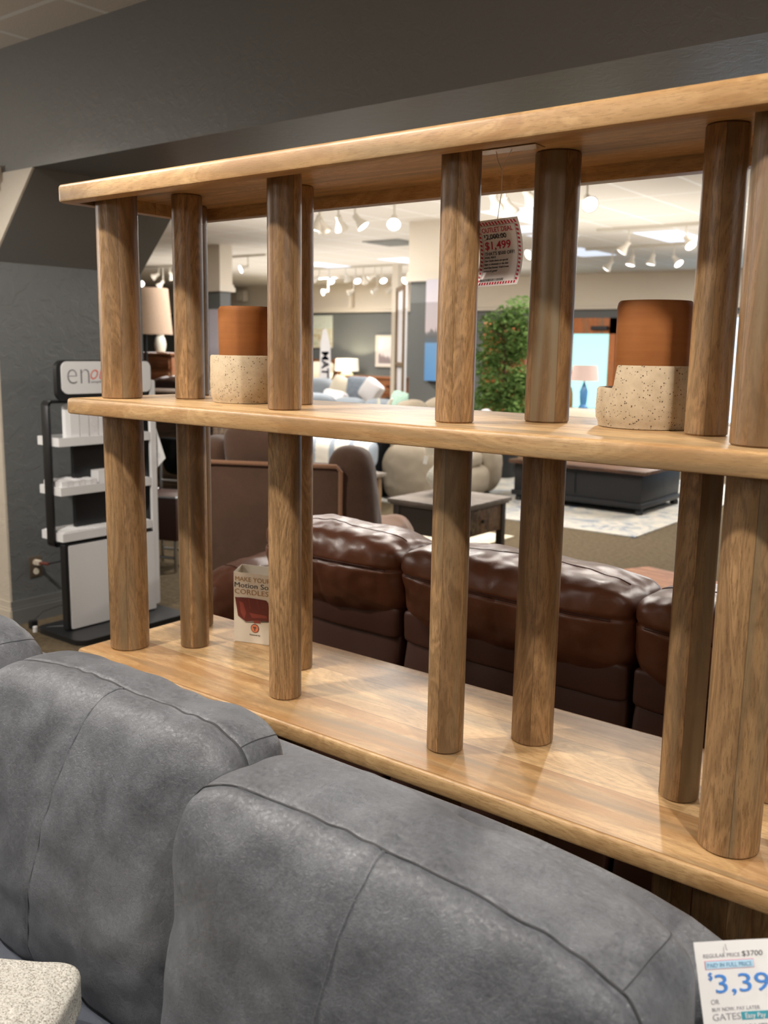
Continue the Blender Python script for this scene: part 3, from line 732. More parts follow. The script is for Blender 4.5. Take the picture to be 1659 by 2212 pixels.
grey_cushion(-.637, .705, .46, .961, 1, yb=.858, depth=.205, lean=6, droop=.045)
grey_cushion(-1.315, .69, .47, .956, 2, yb=.92, depth=.175, es=.22)
grey_cushion(-2.06, .73, .47, .962, 3)
# frame: back shell, seat, base, arm
vs, fs, ev = puff(20, (2.30, .15, .62), 6, (0, .006, .008), .002, 5, 5, lambda p: Vector((p.x-1.385, p.y+1.10+p.z*.06, p.z+.53)))
gs_part(MB().add(vs, fs), 'back_frame', M_grey)
for i, xc in enumerate((-.632, -1.375, -2.125)):
    vs, fs, ev = puff(30, (.74, .62, .17), 6, (.002, .004, .018), .004, 10+i, 6, lambda p: Vector((p.x+xc, p.y+.57, p.z+.395)))
    gs_part(MB().add(vs, fs), 'seat_cushion', M_greyseat)
vs, fs, ev = puff(16, (2.28, .74, .26), 8, (0, 0, 0), .001, 15, 5, lambda p: Vector((p.x-1.385, p.y+.64, p.z+.18)))
gs_part(MB().add(vs, fs), 'base', M_grey)
for xc in (-.10, -2.62):
    vs, fs, ev = puff(20, (.26, .92, .62), 6, (.01, .0, .02), .003, 16, 5, lambda p: Vector((p.x+xc, p.y+.68, p.z+.34)))
    gs_part(MB().add(vs, fs), 'arm', M_grey)
for x in (-2.6, -.12):
    for y in (.3, 1.05):
        gs_part(MB().lathe([(.02, 0), (.028, .06)], 16, c=(x, y)), 'leg', M_blackwood)

# white pillow lying on the seat
A = atz(190, 2093, .575)
d1 = Vector((-.81, -.59, 0)).normalized(); d2 = Vector((d1.y, -d1.x, 0)); d2 = -d2 if d2.y > 0 else d2
S = .44; ctr = A+(d1+d2)*S*.487
ang = math.atan2(d2.y, d2.x)
vs, fs, ev = puff(40, (S, S, .07), 9, (-.006, -.006, .032), .003, 20, 14)
pl = MB().add(vs, fs).build('throw_pillow', M_boucle, None, angle=80); pl.location = (ctr.x, ctr.y, .556); pl.rotation_euler = (0, 0, ang)
tag(pl, 'white boucle throw pillow lying on the grey sofa seat', 'pillow')

# price sheet clipped on the sofa rail
def sheet():
    P0 = aty(1498, 2036, .968)
    t = empty('price_sheet', P0, 0, 'white printed price sheet with big blue price beside the grey cushion', 'price sheet')
    uu = Vector((.723, .691, 0)); vv = (Vector((-.277, .940, .829))-Vector((-.304, .968, .900))).normalized(); nn = vv.cross(uu)
    t.rotation_euler = Matrix((uu, -nn if nn.y < 0 else nn, -vv)).transposed().to_euler()
    Wd, Hh = .125, .17
    mb = MB(); n = 10; vs = []; fs = []
    for i in range(n+1):
        x = Wd*i/n; y = .004*math.sin(PI*i/n)
        vs += [(x, y, 0), (x, y, -Hh), (x, y+.0006, 0), (x, y+.0006, -Hh)]
    for i in range(n): a = i*4; b = a+4; fs += [[a, a+1, b+1, b], [a+2, b+2, b+3, a+3], [a, b, b+2, a+2], [a+1, a+3, b+3, b+1]]
    fs += [[0, 2, 3, 1], [n*4, n*4+1, n*4+3, n*4+2]]
    mb.add(vs, fs); mb.build('paper', M_paper, t)
    fn = lambda x, y, z: (x, y+.004*math.sin(PI*min(max(x/Wd, 0), 1)), z)
    mb = MB(); put_text(mb, 'REGULAR PRICE', .0095, -.0165, .0058, fn, fit=.044); put_text(mb, 'OR', .0115, -.0630, .0070, fn); put_text(mb, 'BUY NOW, PAY LATER', .012, -.0700, .0052, fn, fit=.056); put_text(mb, 'GATES', .0115, -.0790, .0095, fn, fit=.033); mb.build('pale_lettering', M_lightprint, t, smooth=False)
    mb = MB(); put_text(mb, '$3700', .0560, -.0165, .0078, fn, fit=.024); put_text(mb, '$77 / MONTH', .020, -.0900, .0080, fn, fit=.058); mb.build('grey_lettering', M_greyprint, t, smooth=False)
    def rect(name, x0, z0, x1, z1, mat, y=-.0005):
        m_ = MB(); k_ = 8
        for i in range(k_):
            a = x0+(x1-x0)*i/k_; b = x0+(x1-x0)*(i+1)/k_; m_.add([fn(a, y, z0), fn(b, y, z0), fn(b, y, z1), fn(a, y, z1)], [[0, 3, 2, 1]])
        return m_.build(name, mat, t, smooth=False)
    rect('price_box_outline', .0100, -.0195, .0685, -.0285, M_pink, -.0005); rect('price_box', .0106, -.0201, .0679, -.0279, M_paleblue, -.0010)
    mb = MB(); put_text(mb, 'PAID IN FULL PRICE', .0125, -.0262, .0062, fn, y=-.0016, fit=.053); mb.build('box_lettering', flat('dull_blue_ink', srgb(138, 178, 206), .6), t, smooth=False)
    mb = MB(); put_text(mb, '$', .0118, -.0385, .0105, fn, y=-.001, off=.0001); put_text(mb, '3,399', .0195, -.0520, .0265, fn, y=-.001, fit=.083, off=.00005); mb.build('blue_lettering', M_blueprint, t, smooth=False)
    rect('teal_badge', .0455, -.0720, .090, -.0800, M_tealprint); mb = MB(); put_text(mb, 'Easy Pay', .0490, -.0783, .0070, fn, y=-.0012); mb.build('badge_lettering', M_paper, t, smooth=False)
    MB().tube([(.036, -.001, -.003), (.0355, -.003, -.007), (.037, -.001, -.0095)], .0005, 6).build('staple', M_chrome, t)
sheet()

# ------------------------------------------------------------------ brown leather sofa behind the bookcase
bs = empty('leather_sofa', (-1.5, 2.3, 0), math.radians(-3), 'brown leather sofa seen from behind, just past the bookcase', 'sofa')
def lcush(xc, wd, seed, zc=.885, hh=.24):
    def g1(q): return abs(q.z-.35)*hh/2 if q.y < -.2 else None
    def g2(q): return abs(q.x)*wd/2 if (q.y < -.5 and q.z < .35) else None
    vs, fs, ev = puff(60, (wd+.012, .27, hh), 5.5, (.0, .03, .014), .0075, seed, 12, lambda p: Vector((p.x+xc, p.y*1.0-.12-(p.z)*.20, p.z+zc)), grooves=((g1, .007, .006), (g2, .004, .006)))
    o = MB().add(vs, fs).build('back_cushion', M_brown, bs, angle=80)
    for zz in (.35, .40):
        pts = [ev((-1+2*i/60, -1, zz)) for i in range(61)]
        MB().tube([p+Vector((0, -.001, 0)) for p in pts], .0016, 5).build('seam', M_stitch, o)
    pts = [ev((-1+2*i/60, -.12, 1)) for i in range(61)]; MB().tube(pts, .0018, 5).build('seam', M_stitch, o)
    return o
pt = []
for i, (xc, W3) in enumerate(((-.325, .555), (.315, .70), (1.025, .70), (1.735, .70))):
    lcush(xc, W3, 30+i)
    # padded rear panel of each seat, leaning
    vs, fs, ev = puff(24, (W3-.006, .10, .66), 12, (.0, .006, .004), .003, 40+i, 6, lambda p: Vector((p.x+xc, p.y-.20+(-p.z)*-.16, p.z+.47)))
    MB().add(vs, fs).build('rear_panel', M_browndark, bs, angle=60)
    vs, fs, ev = puff(24, (W3-.004, .12, .10), 12, (0, .002, .003), .003, 50+i, 6, lambda p: Vector((p.x+xc, p.y-.165, p.z+.765)))
    MB().add(vs, fs).build('rear_roll', M_browndark, bs, angle=60)
vs, fs, ev = puff(20, (2.7, .8, .36), 8, (0, 0, .01), .003, 60, 5, lambda p: Vector((p.x*1.18+.50, p.y+.36, p.z+.26)))
MB().add(vs, fs).build('base', M_browndark, bs, angle=60)
for i, (xc, W3) in enumerate(((-.325, .555), (.315, .70), (1.025, .70), (1.735, .70))):
    vs, fs, ev = puff(20, (W3-.01, .62, .18), 5, (0, .01, .02), .004, 65+i, 7, lambda p: Vector((p.x+xc, p.y+.42, p.z+.46)))
    MB().add(vs, fs).build('seat_cushion', M_brown, bs, angle=60)
MB().box((-.60, -.12, .05), (2.08, .10, .86), bev=.02).build('inner_frame', M_browndark, bs)
# left arm, a rounded roll
vs, fs, ev = puff(40, (.27, .80, .40), 3.0, (.01, 0, .03), .006, 70, 12, lambda p: Vector((p.x-1.09, p.y+.24, p.z+.51)))
a_ = MB().add(vs, fs).build('arm', M_brown, bs, angle=80)
pts = [ev((-1+2*i/30, -.55, 1)) for i in range(31)]; MB().tube(pts, .0018, 5).build('seam', M_stitch, a_)
MB().box((-1.225, -.16, .05), (-.96, .62, .52), bev=.03).build('arm_panel', M_browndark, bs)
MB().box((-1.05, -.05, .05), (-.5, .05, .56), bev=.03).build('corner_panel', M_browndark, bs)
# grey tag sheet on the left cushion
MB().box((-.622, -.20, .86), (-.619, -.02, 1.02)).build('paper_tag', M_taupe, bs)

# ------------------------------------------------------------------ brown suede loveseat further back
lc = atz(600, 985, 1.0)
ls = empty('suede_loveseat', (lc.x, lc.y+.05, 0), math.radians(27), 'brown suede recliner seen from behind, past the leather sofa', 'armchair')
MB().box((-.43, -.02, .06), (.30, .14, .955), bev=.025).build('rear_panel', M_suede, ls)
MB().tube([(-.43, -.025, .1), (-.43, -.025, .93), (-.41, -.03, .955), (.28, -.03, .955), (.30, -.025, .93), (.30, -.025, .1)], .012, 8).build('piping', M_suedelight, ls)
vs, fs, ev = puff(30, (.44, .24, .22), 4, (.0, .02, .03), .008, 80, 7, lambda p: Vector((p.x-.12, p.y+.10, p.z+1.03))); MB().add(vs, fs).build('head_cushion', M_suede, ls, angle=80)
vs, fs, ev = puff(30, (.16, .24, .22), 4, (.0, .02, .02), .008, 81, 7, lambda p: Vector((p.x-.40, p.y+.12, p.z+.95))); MB().add(vs, fs).build('side_cushion', M_suede, ls, angle=80)
vs, fs, ev = puff(30, (.26, .24, .85), 4, (.0, .02, .02), .008, 82, 6, lambda p: Vector((p.x+.34+p.z*-.05, p.y+.14-p.z*.05, p.z+.60))); MB().add(vs, fs).build('wing_cushion', M_suede, ls, angle=80)
vs, fs, ev = puff(30, (.26, .75, .50), 3.6, (.0, .02, .02), .012, 83, 8, lambda p: Vector((p.x+.44, p.y+.50, p.z+.34))); MB().add(vs, fs).build('arm', M_suedelight, ls, angle=80)
vs, fs, ev = puff(20, (.74, .8, .4), 6, (.0, .0, .02), .006, 84, 7, lambda p: Vector((p.x-.02, p.y+.5, p.z+.26))); MB().add(vs, fs).build('seat', M_suede, ls, angle=80)

# ------------------------------------------------------------------ tables
def endtable(x0, y0, x1, y1, h, label, topm, frm, drm, shelf_=False, az=.24):
    t = empty('end_table', ((x0+x1)/2, (y0+y1)/2, 0), 0, label, 'table'); a, b = (x1-x0)/2, (y1-y0)/2
    MB().box((-a, -b, h-.028), (a, b, h), bev=.004).box((-a+.015, -b+.015, h-.042), (a-.015, b-.015, h-.028)).build('table_top', topm, t)
    lg = .05
    for sx in (-1, 1):
        for sy in (-1, 1):
            cx, cy = sx*(a-.055), sy*(b-.055); MB().box((cx-lg/2, cy-lg/2, 0), (cx+lg/2, cy+lg/2, h-.042), bev=.003).build('leg', frm, t)
    z1 = h-.042; z0 = h-az
    MB().box((-a+.05, -b+.045, z0), (a-.05, -b+.06, z1)).box((-a+.05, b-.06, z0), (a-.05, b-.045, z1)).box((-a+.045, -b+.06, z0), (-a+.06, b-.06, z1)).build('apron', frm, t)
    if not shelf_:
      f = MB().box((a-.06, -b+.08, z0+.005), (a-.040, b-.08, z1-.01), bev=.003).build('drawer', drm, t)
      MB().lathe([(.008, 0), (.012, .012), (.014, .018)], 16, Matrix.Translation((a-.04, 0, (z0+z1)/2)) @ Matrix.Rotation(PI/2, 4, 'Y')).build('knob', M_black, f)
    else: MB().box((a-.06, -b+.06, z0), (a-.045, b-.06, z1)).build('apron', frm, t)
    if shelf_: MB().box((-a+.04, -b+.04, .12), (a-.04, b-.04, .14)).build('lower_shelf', frm, t)
    return t
M_rustY = wood('rustic_board_side', 'X', srgb(140, 106, 74), srgb(48, 36, 28), board=.055, rough=.6, contrast=1.2)
endtable(-4.005, 5.19, -3.385, 5.865, .5, 'square end table with weathered grey top, dark frame and rustic drawer', M_greytop, M_darkframe, M_rustY)
q = aty(828, 1047, 5.6)
endtable(-5.75, 5.80, -5.05, 6.53, .455, 'oak framed end table with grey top behind the suede recliner', M_greytop, M_oak, M_oak, True, .12)
# black trunk coffee table with wood top
t = empty('trunk_table', (-4.0, 8.93, 0), 0, 'long black trunk coffee table with wooden top on the faded rug', 'coffee table')
MB().box((-.85, -.50, .07), (.53, .48, .40), bev=.008).build('body', M_blackwood, t)
MB().box((-.90, -.55, .40), (.58, .53, .435), bev=.006).build('table_top', wood('trunk_top', 'X', srgb(120, 84, 62), srgb(60, 40, 32), board=.11, rough=.35), t)
MB().box((-.87, -.52, .07), (.55, .50, .12), bev=.005).build('plinth', M_blackwood, t)
for sx in (-.80, .50):
    for sy in (-.46, .44):
        MB().lathe([(.025, 0), (.045, .02), (.04, .055), (.03, .07)], 20, c=(sx, sy)).build('foot', M_blackwood, t)
MB().box((-.16+.0, -.512, .16), (-.155, -.500, .37)).box((-.60, -.512, .16), (-.595, -.500, .37)).build('panel_line', M_black, t)
# rugs
o = MB().box((-6.6, 7.41, .001), (-3.08, 11.2, .012)).build('area_rug', M_rug); tag(o, 'large faded ivory and blue rug beneath the black trunk table', 'rug')
o = MB().box((-6.2, 5.93, .001), (-3.86, 6.75, .012)).build('area_rug', M_creamrug); tag(o, 'cream rug on the carpet behind the end tables', 'rug')
# live-edge orange coffee table
t = empty('coffee_table', (-1.62, 4.42, 0), math.radians(-8), 'low table with a glossy orange slab top behind the leather sofa', 'coffee table')
pts = [(-.36, -.24), (-.20, -.27), (.10, -.25), (.45, -.28), (.70, -.25), (.72, .22), (.40, .26), (.05, .24), (-.30, .27), (-.38, .05)]
MB().prism(pts, .38, .42).build('table_top', M_orange, t)
for x in (-.25, .55): MB().box((x-.03, -.2, 0), (x+.03, .2, .38)).build('leg', M_black, t)

# beige sofa
q = atz(1040, 1060, 0.0)
bsf = empty('beige_sofa', (-5.52, 8.12, 0), math.radians(90), 'beige rounded sofa with rolled arm by the rug, behind the middle posts', 'sofa')
def bp(name, dims, off, k=3.6, bl=(.01, .02, .03), m=M_beige, seed=90, wr=.01):
    vs, fs, ev = puff(24, dims, k, bl, wr, seed, 6, lambda p: Vector((p.x+off[0], p.y+off[1], p.z+off[2]))); return MB().add(vs, fs).build(name, m, bsf, angle=80)
bp('base', (1.2, .66, .34), (0, .0, .18)); bp('arm', (.28, .7, .56), (-.52, .0, .30)); bp('arm', (.28, .7, .56), (.52, .0, .30), seed=91)
bp('seat_cushion', (.8, .5, .2), (0, -.05, .40)); bp('back_cushion', (.50, .26, .62), (-.27, .24, .68), seed=92); bp('back_cushion', (.50, .26, .62), (.27, .24, .70), seed=93)
vs, fs, ev = puff(20, (.34, .10, .34), 5, (-.02, .03, -.02), .004, 95, 8)
o = MB().add(vs, fs).build('throw_pillow', M_whitecloth, None, angle=80); q = aty(1055, 900, 8.0); o.location = (q.x, q.y, .76); o.rotation_euler = (math.radians(-15), math.radians(40), math.radians(60)); tag(o, 'white pillow set cornerwise against the beige sofa back', 'pillow')

# black cabinet
t = empty('black_cabinet', (-6.33, 7.68, 0), 0, 'tall black painted cabinet between the end tables', 'cabinet')
MB().box((-.30, -.22, 0), (.38, .20, .72), bev=.01).build('body', M_blackwood, t)
MB().box((-.33, -.25, .72), (.41, .20, .75), bev=.006).build('top', M_blackwood, t)
MB().box((-.32, -.24, 0), (.40, .20, .10), bev=.006).build('plinth', M_blackwood, t)
MB().box((-.26, -.232, .14), (.02, -.22, .68)).build('door', M_black, t); MB().box((.05, -.232, .14), (.33, -.22, .68)).build('door', M_black, t)
# table lamp on the end table (ribbed base behind the post)
q = aty(930, 1060, 5.55)
t = empty('table_lamp', (-3.80, 5.60, .5), 0, 'cream lamp with ribbed round base on the weathered end table', 'lamp')
prof = [(.05, 0), (.062, .01), (.05, .02)]
for i in range(25):
    f = i/24; r = .055+.075*math.sin(PI*f)**.8; prof.append((r+(.003 if i % 2 else 0), .025+.20*f))
prof += [(.02, .235), (.012, .25), (.012, .30)]
MB().lathe(prof, 32).build('lamp_base', M_vase, t)
MB().lathe([(.15, .30), (.15, .305), (.12, .50), (.118, .50), (.148, .305)], 40, cap=False).build('lamp_shade', M_creamcloth, t)
p_ = MB().box((-.014, -.001, -.03), (.016, .001, .03)).build('hang_tag', M_paper, t); p_.location = (-.16, -.02, .24); p_.rotation_euler = (0, .2, .5)
# striped armchair / ottoman pile
q = atz(780, 1035, .45)
t = empty('striped_bench', (-6.05, 6.95, 0), math.radians(30), 'ottoman covered in white and blue striped cloth behind the oak table', 'ottoman')
vs, fs, ev = puff(24, (.85, .6, .30), 5, (.01, .01, .03), .008, 99, 8, lambda p: Vector((p.x, p.y, p.z+.50))); MB().add(vs, fs).build('striped_cushion', M_stripe, t, angle=80)
vs, fs, ev = puff(24, (.88, .62, .16), 5, (.01, .01, .01), .008, 98, 8, lambda p: Vector((p.x, p.y, p.z+.27))); MB().add(vs, fs).build('blue_cushion', M_bluecloth, t, angle=80)
MB().box((-.42, -.29, .08), (.42, .29, .20), bev=.01).build('base', M_bluegrey, t)
for x in (-.38, .38):
    for y in (-.25, .25): MB().box((x-.03, y-.03, 0), (x+.03, y+.03, .08)).build('leg', M_oak, t)
t2 = empty('grey_chair', (-7.45, 7.9, 0), math.radians(20), 'grey upholstered chair back behind the striped ottoman', 'armchair')
for nm, dm, of in (('seat', (.8, .7, .4), (0, 0, .25)), ('back', (.8, .2, .75), (0, .3, .62)), ('arm', (.16, .7, .55), (-.42, 0, .33)), ('arm', (.16, .7, .55), (.42, 0, .33))):
    vs, fs, ev = puff(16, dm, 5, (.0, .01, .02), .005, 97, 8, lambda p: Vector((p.x+of[0], p.y+of[1], p.z+of[2]))); MB().add(vs, fs).build(nm, M_bluegrey, t2, angle=80)

# ------------------------------------------------------------------ tree in a pot
def tree():
    q = aty(1092, 800, 9.9); q.z = 0
    t = empty('potted_tree', (q.x, 9.9, 0), 0, 'tall leafy artificial tree in a black pot between the middle posts', 'tree')
    MB().lathe([(.14, 0), (.17, .02), (.21, .42), (.22, .45), (.19, .45), (.18, .40), (.01, .40)], 32).build('pot', M_black, t)
    rnd = random.Random(4)
    mb = MB().tube([(0, 0, .38), (.03, .02, .9), (-.03, 0, 1.4), (.02, .03, 1.85)], [.03, .025, .02, .008], 8)
    for i in range(14):
        z = .8+i*.075; a = rnd.random()*6.28; L = .18+rnd.random()*.2
        mb.tube([(0, 0, z), (L*.5*math.cos(a), L*.5*math.sin(a), z+.1), (L*math.cos(a), L*math.sin(a), z+.14)], [.01, .007, .003], 5)
    mb.build('trunk', M_trunk, t)
    mb = MB(); blobs = [(-.16, 0, 1.78, .22), (.12, .05, 1.92, .27), (.22, 0, 1.68, .22), (-.25, .05, 1.42, .24), (-.1, 0, 1.15, .28), (.16, .05, 1.0, .25), (-.22, 0, .92, .22), (.25, 0, 1.18, .2), (.05, .1, 1.55, .2), (.2, -.05, .78, .22)]
    for i in range(5200):
        bx, by, bz, br = rnd.choice(blobs); d = Vector((rnd.gauss(0, 1), rnd.gauss(0, 1), rnd.gauss(0, 1))).normalized()*br*(rnd.random()**.4)
        c = Vector((bx, by, bz))+d; s = .026+rnd.random()*.02
        e = Euler((rnd.random()*1.6-.8, rnd.random()*1.6-.8, rnd.random()*6.28)).to_matrix()
        vs = [c+e@Vector(p) for p in ((0, -s, 0), (s*.42, -s*.2, s*.1), (s*.3, s*.6, s*.05), (0, s*1.2, -s*.2), (-s*.3, s*.6, s*.05), (-s*.42, -s*.2, s*.1))]
        mb.add(vs, [[0, 1, 2, 3, 4, 5]])
    mb.build('foliage', M_leaf, t, smooth=False)
tree()

# ------------------------------------------------------------------ lamps and bits by the door (far right window of the shelf)
q = aty(1262, 830, 12.5)
t = empty('table_lamp', (q.x, 12.5, .72), 0, 'table lamp with pale pink shade in front of the glass door', 'lamp')
zb = q.z
MB().lathe([(.06, 0), (.07, .02), (.045, .06), (.055, .15), (.06, .25), (.02, .36), (.012, .38), (.012, .42)], 24).build('lamp_base', flat('blue_glass', srgb(90, 150, 205), .2), t)
MB().lathe([(.20, .40), (.17, .62), (.168, .62), (.198, .40)], 40, cap=False).build('lamp_shade', linen('pink_shade', srgb(214, 186, 176), srgb(226, 200, 190), 300, .15), t)
t = empty('sofa_table', (q.x, 12.5, 0), 0, 'long dark table under the pink shaded lamp', 'table')
MB().box((-.9, -.25, .68), (.9, .25, .72), bev=.005).build('table_top', M_blackwood, t)
for x in (-.85, .85):
    for y in (-.2, .2): MB().box((x-.03, y-.03, 0), (x+.03, y+.03, .68)).build('leg', M_blackwood, t)
for i, (dx, m_, h, lb) in enumerate([(-.20, M_goldprint, .30, 'narrow yellow vase left of the pink shaded lamp'), (.24, M_daywhite, .30, '')]):
    if not lb: continue
    o = MB().lathe([(.04, 0), (.055, .04), (.05, h*.7), (.03, h), (.025, h), (.04, h*.65), (.01, .03)], 24).build('vase', m_, None); o.location = (q.x+dx, 12.45, .721); tag(o, lb, 'vase')
t = empty('beige_armchair', (aty(1240, 890, 10.6).x, 10.6, 0), math.radians(20), 'fluffy beige armchair below the glass door', 'armchair')
for nm, dm, of in (('seat', (.85, .8, .42), (0, 0, .26)), ('back', (.85, .25, .50), (0, .3, .56)), ('arm', (.18, .8, .5), (-.45, 0, .30)), ('arm', (.18, .8, .5), (.45, 0, .30))):
    vs, fs, ev = puff(16, dm, 4, (.0, .01, .02), .008, 96, 8, lambda p: Vector((p.x+of[0], p.y+of[1], p.z+of[2]))); MB().add(vs, fs).build(nm, M_creamcloth, t, angle=80)

# ------------------------------------------------------------------ bedroom display far left-centre
def canvas(name, u0, v0, u1, v1, y, mat, label, frame=None, th=.04):
    a = aty(u0, v0, y); b = aty(u1, v1, y); cx, cz = (a.x+b.x)/2, (a.z+b.z)/2; w_, h_ = abs(b.x-a.x), abs(b.z-a.z)
    t = empty(name, (cx, y, cz-h_/2), 0, label, 'picture')
    MB().box((-w_/2, 0, 0), (w_/2, th, h_)).build('canvas', mat, t)
    if frame:
        e = .04; MB().box((-w_/2-e, -.01, -e), (-w_/2, th, h_+e)).box((w_/2, -.01, -e), (w_/2+e, th, h_+e)).box((-w_/2, -.01, -e), (w_/2, th, 0)).box((-w_/2, -.01, h_), (w_/2, th, h_+e)).build('frame', frame, t)
    return t
canvas('framed_picture', 640, 682, 716, 752, 16.558, M_autumn, 'landscape picture in yellow tones above the wooden bed')
canvas('framed_picture', 815, 728, 868, 790, 16.558, M_trees, 'pale framed picture of dark trees on the grey bedroom wall', M_white_trim)
canvas('canvas_painting', 921, 604, 1016, 826, 8.808, M_lake, 'tall lake painting with pink sky on the middle column', None, .06)
canvas('canvas_painting', 450, 668, 494, 790, 9.36, M_pale, 'blank pale canvas on the left column', None, .06)
# leaning stacked canvas with wooden stretcher
q = aty(866, 720, 10.25)
t = empty('stretched_canvas', (q.x, 10.25, .0), math.radians(-46), 'large canvas seen from behind leaning by the grey column', 'canvas')
MB().box((-.42, 0, .0), (.42, .03, 2.35)).build('canvas', M_whitecloth, t)
MB().box((-.42, -.03, 0), (-.37, 0, 2.35)).box((.37, -.03, 0), (.42, 0, 2.35)).box((-.37, -.03, 0), (.37, 0, .05)).box((-.37, -.03, 2.3), (.37, 0, 2.35)).box((-.37, -.03, 1.3), (.37, 0, 1.35)).build('stretcher_bar', M_oak, t)
bx = aty(690, 790, 16.0)
t = empty('bed', (bx.x-.62, 15.2, 0), 0, 'wooden bed with curved cherry headboard and cream pillows', 'bed')
hb = MB(); pts = [(-1.0, 0), (1.0, 0), (1.0, 1.12), (.92, 1.30), (.75, 1.20), (.3, 1.26), (-.3, 1.26), (-.75, 1.20), (-.92, 1.30), (-1.0, 1.12)]
hb.prism(pts, -.04, .04, Matrix(((1, 0, 0, 0), (0, 0, -1, 1.05), (0, 1, 0, 0), (0, 0, 0, 1)))).build('headboard', M_cherry, t)
MB().box((-.98, -1.0, .15), (.98, 1.0, .40), bev=.02).build('bed_frame', M_cherry, t)
vs, fs, ev = puff(20, (1.9, 1.95, .42), 6, (0, 0, .03), .008, 3, 5, lambda p: Vector((p.x, p.y, p.z+.58))); MB().add(vs, fs).build('mattress', M_creamcloth, t, angle=80)
for i, (dx, m_, lb) in enumerate([(-.5, M_goldprint, 'mustard pillow against the cherry headboard'), (.1, M_creamcloth, 'cream pillow beside the mustard pillow on the bed'), (.62, M_creamcloth, 'cream pillow nearest the lit bedside lamp')]):
    vs, fs, ev = puff(14, (.62, .18, .42), 5, (-.02, .05, -.01), .004, i, 8); o = MB().add(vs, fs).build('bed_pillow', m_, None, angle=80); o.location = (bx.x-.55+dx, 16.0, 1.0 if i else 1.08); o.rotation_euler = (-.25, 0, 0); tag(o, lb, 'pillow')
# nightstand + lit lamp
lx = -13.62
t = empty('nightstand', (lx, 16.1, 0), 0, 'cherry nightstand under the lit bedside lamp', 'nightstand')
MB().box((-.35, -.22, .08), (.35, .22, .70), bev=.008).build('body', M_cherry, t); MB().box((-.38, -.25, .70), (.38, .25, .735), bev=.005).build('top', M_cherry, t)
for z in (.14, .34, .52):
    d_ = MB().box((-.31, -.235, z), (.31, -.22, z+.16)).build('drawer', M_cherry, t); MB().box((-.05, -.25, z+.07), (.05, -.235, z+.085)).build('handle', M_black, d_)
t = empty('table_lamp', (lx, 16.1, .735), 0, 'lit bedside lamp with white drum shade against the grey wall', 'lamp')
MB().lathe([(.08, 0), (.10, .02), (.16, .10), (.17, .16), (.13, .24), (.05, .28), (.02, .30), (.015, .36)], 32).build('lamp_base', M_glassgreen, t)
MB().lathe([(.27, .28), (.25, .55), (.248, .55), (.268, .28)], 48, cap=False).build('lamp_shade', M_litshade, t)
l = bpy.data.lights.new('bedside_bulb', 'POINT'); l.energy = 22; l.color = (1, .9, .65); l.shadow_soft_size = .04; lo = bpy.data.objects.new('bedside_bulb', l); C.objects.link(lo); lo.location = (lx, 16.1, 1.17)
dr = aty(820, 840, 15.6)
t = empty('dresser', (dr.x, 15.7, 0), 0, 'cherry dresser under the tree picture', 'dresser')
MB().box((-.75, -.25, .0), (.75, .25, .90), bev=.01).build('body', M_cherry, t); MB().box((-.8, -.28, .90), (.8, .28, .94), bev=.006).build('top', M_cherry, t)
for x in (-.70, .02):
    for z in (.15, .42, .66):
        d_ = MB().box((x, -.265, z), (x+.68, -.25, z+.2)).build('drawer', M_cherry, t); MB().box((x+.28, -.285, z+.09), (x+.40, -.265, z+.11)).build('handle', M_black, d_)
# banner with blue print standing at the bed foot
q = aty(703, 780, 13.2)
t = empty('feather_banner', (q.x, 13.2, .0), 0, 'narrow white banner with blue lettering standing at the bed', 'banner')
MB().prism([(-.16, .35), (.16, .35), (.12, 1.55), (.02, 1.86), (-.06, 1.86), (-.12, 1.6)], 0, .006, XZ).build('cloth', M_whitecloth, t)
MB().tube([(-.17, .01, 0), (-.17, .01, .4), (-.13, .01, 1.6), (-.06, .01, 1.88)], .008, 8).lathe([(.15, 0), (.15, .015)], 24).build('pole', M_chrome, t)
vs, fs = text_mesh('MATTRESS', .24, .001, off=.006); mt = Matrix.Rotation(-PI/2, 4, 'Z')
vs = [Vector((v.y, -v.x, 0)) for v in vs]; zz = [v.y for v in vs]; k_ = 1.0/(max(zz)-min(zz)); mb = MB().add([(.0+v.x*1.0-.08, -.012, .45+(v.y-min(zz))*k_) for v in vs], fs); mb.build('blue_lettering', flat('navy_ink', srgb(60, 84, 160), .6), t, smooth=False)

# sofas and pillows seen just above the middle plank
def softsofa(name, loc, rz, wdt, hb_, mat, label):
    t = empty(name, loc, rz, label, 'sofa')
    for nm, dm, of, kk in (('base', (wdt, .9, .4), (0, 0, .25), 6), ('back_cushion', (wdt*.44, .3, .55), (-wdt*.21, .32, hb_-.27), 4), ('back_cushion', (wdt*.44, .3, .55), (wdt*.21, .32, hb_-.27), 4), ('arm', (.25, .9, .6), (-wdt/2, 0, .34), 4), ('arm', (.25, .9, .6), (wdt/2, 0, .34), 4)):
        vs, fs, ev = puff(16, dm, kk, (.0, .01, .02), .006, 33, 6, lambda p: Vector((p.x+of[0], p.y+of[1], p.z+of[2]))); MB().add(vs, fs).build(nm, mat, t, angle=80)
    return t
q = aty(700, 830, 11.5); softsofa('bluegrey_sofa', (q.x, 11.5, 0), 0, 2.0, 1.0, M_bluegrey, 'blue grey sofa with cream pillows, far behind the middle plank')
q2 = aty(830, 868, 9.8); softsofa('lightgrey_sofa', (q2.x-.15, 9.35, 0), math.radians(10), 1.15, .86, M_bluegrey, 'light grey sofa in front of the blue grey one')
q3 = aty(905, 862, 8.3); softsofa('taupe_sofa', (-6.42, 8.38, 0), 0, .62, .86, M_taupe, 'taupe sofa beside the grey column foot')
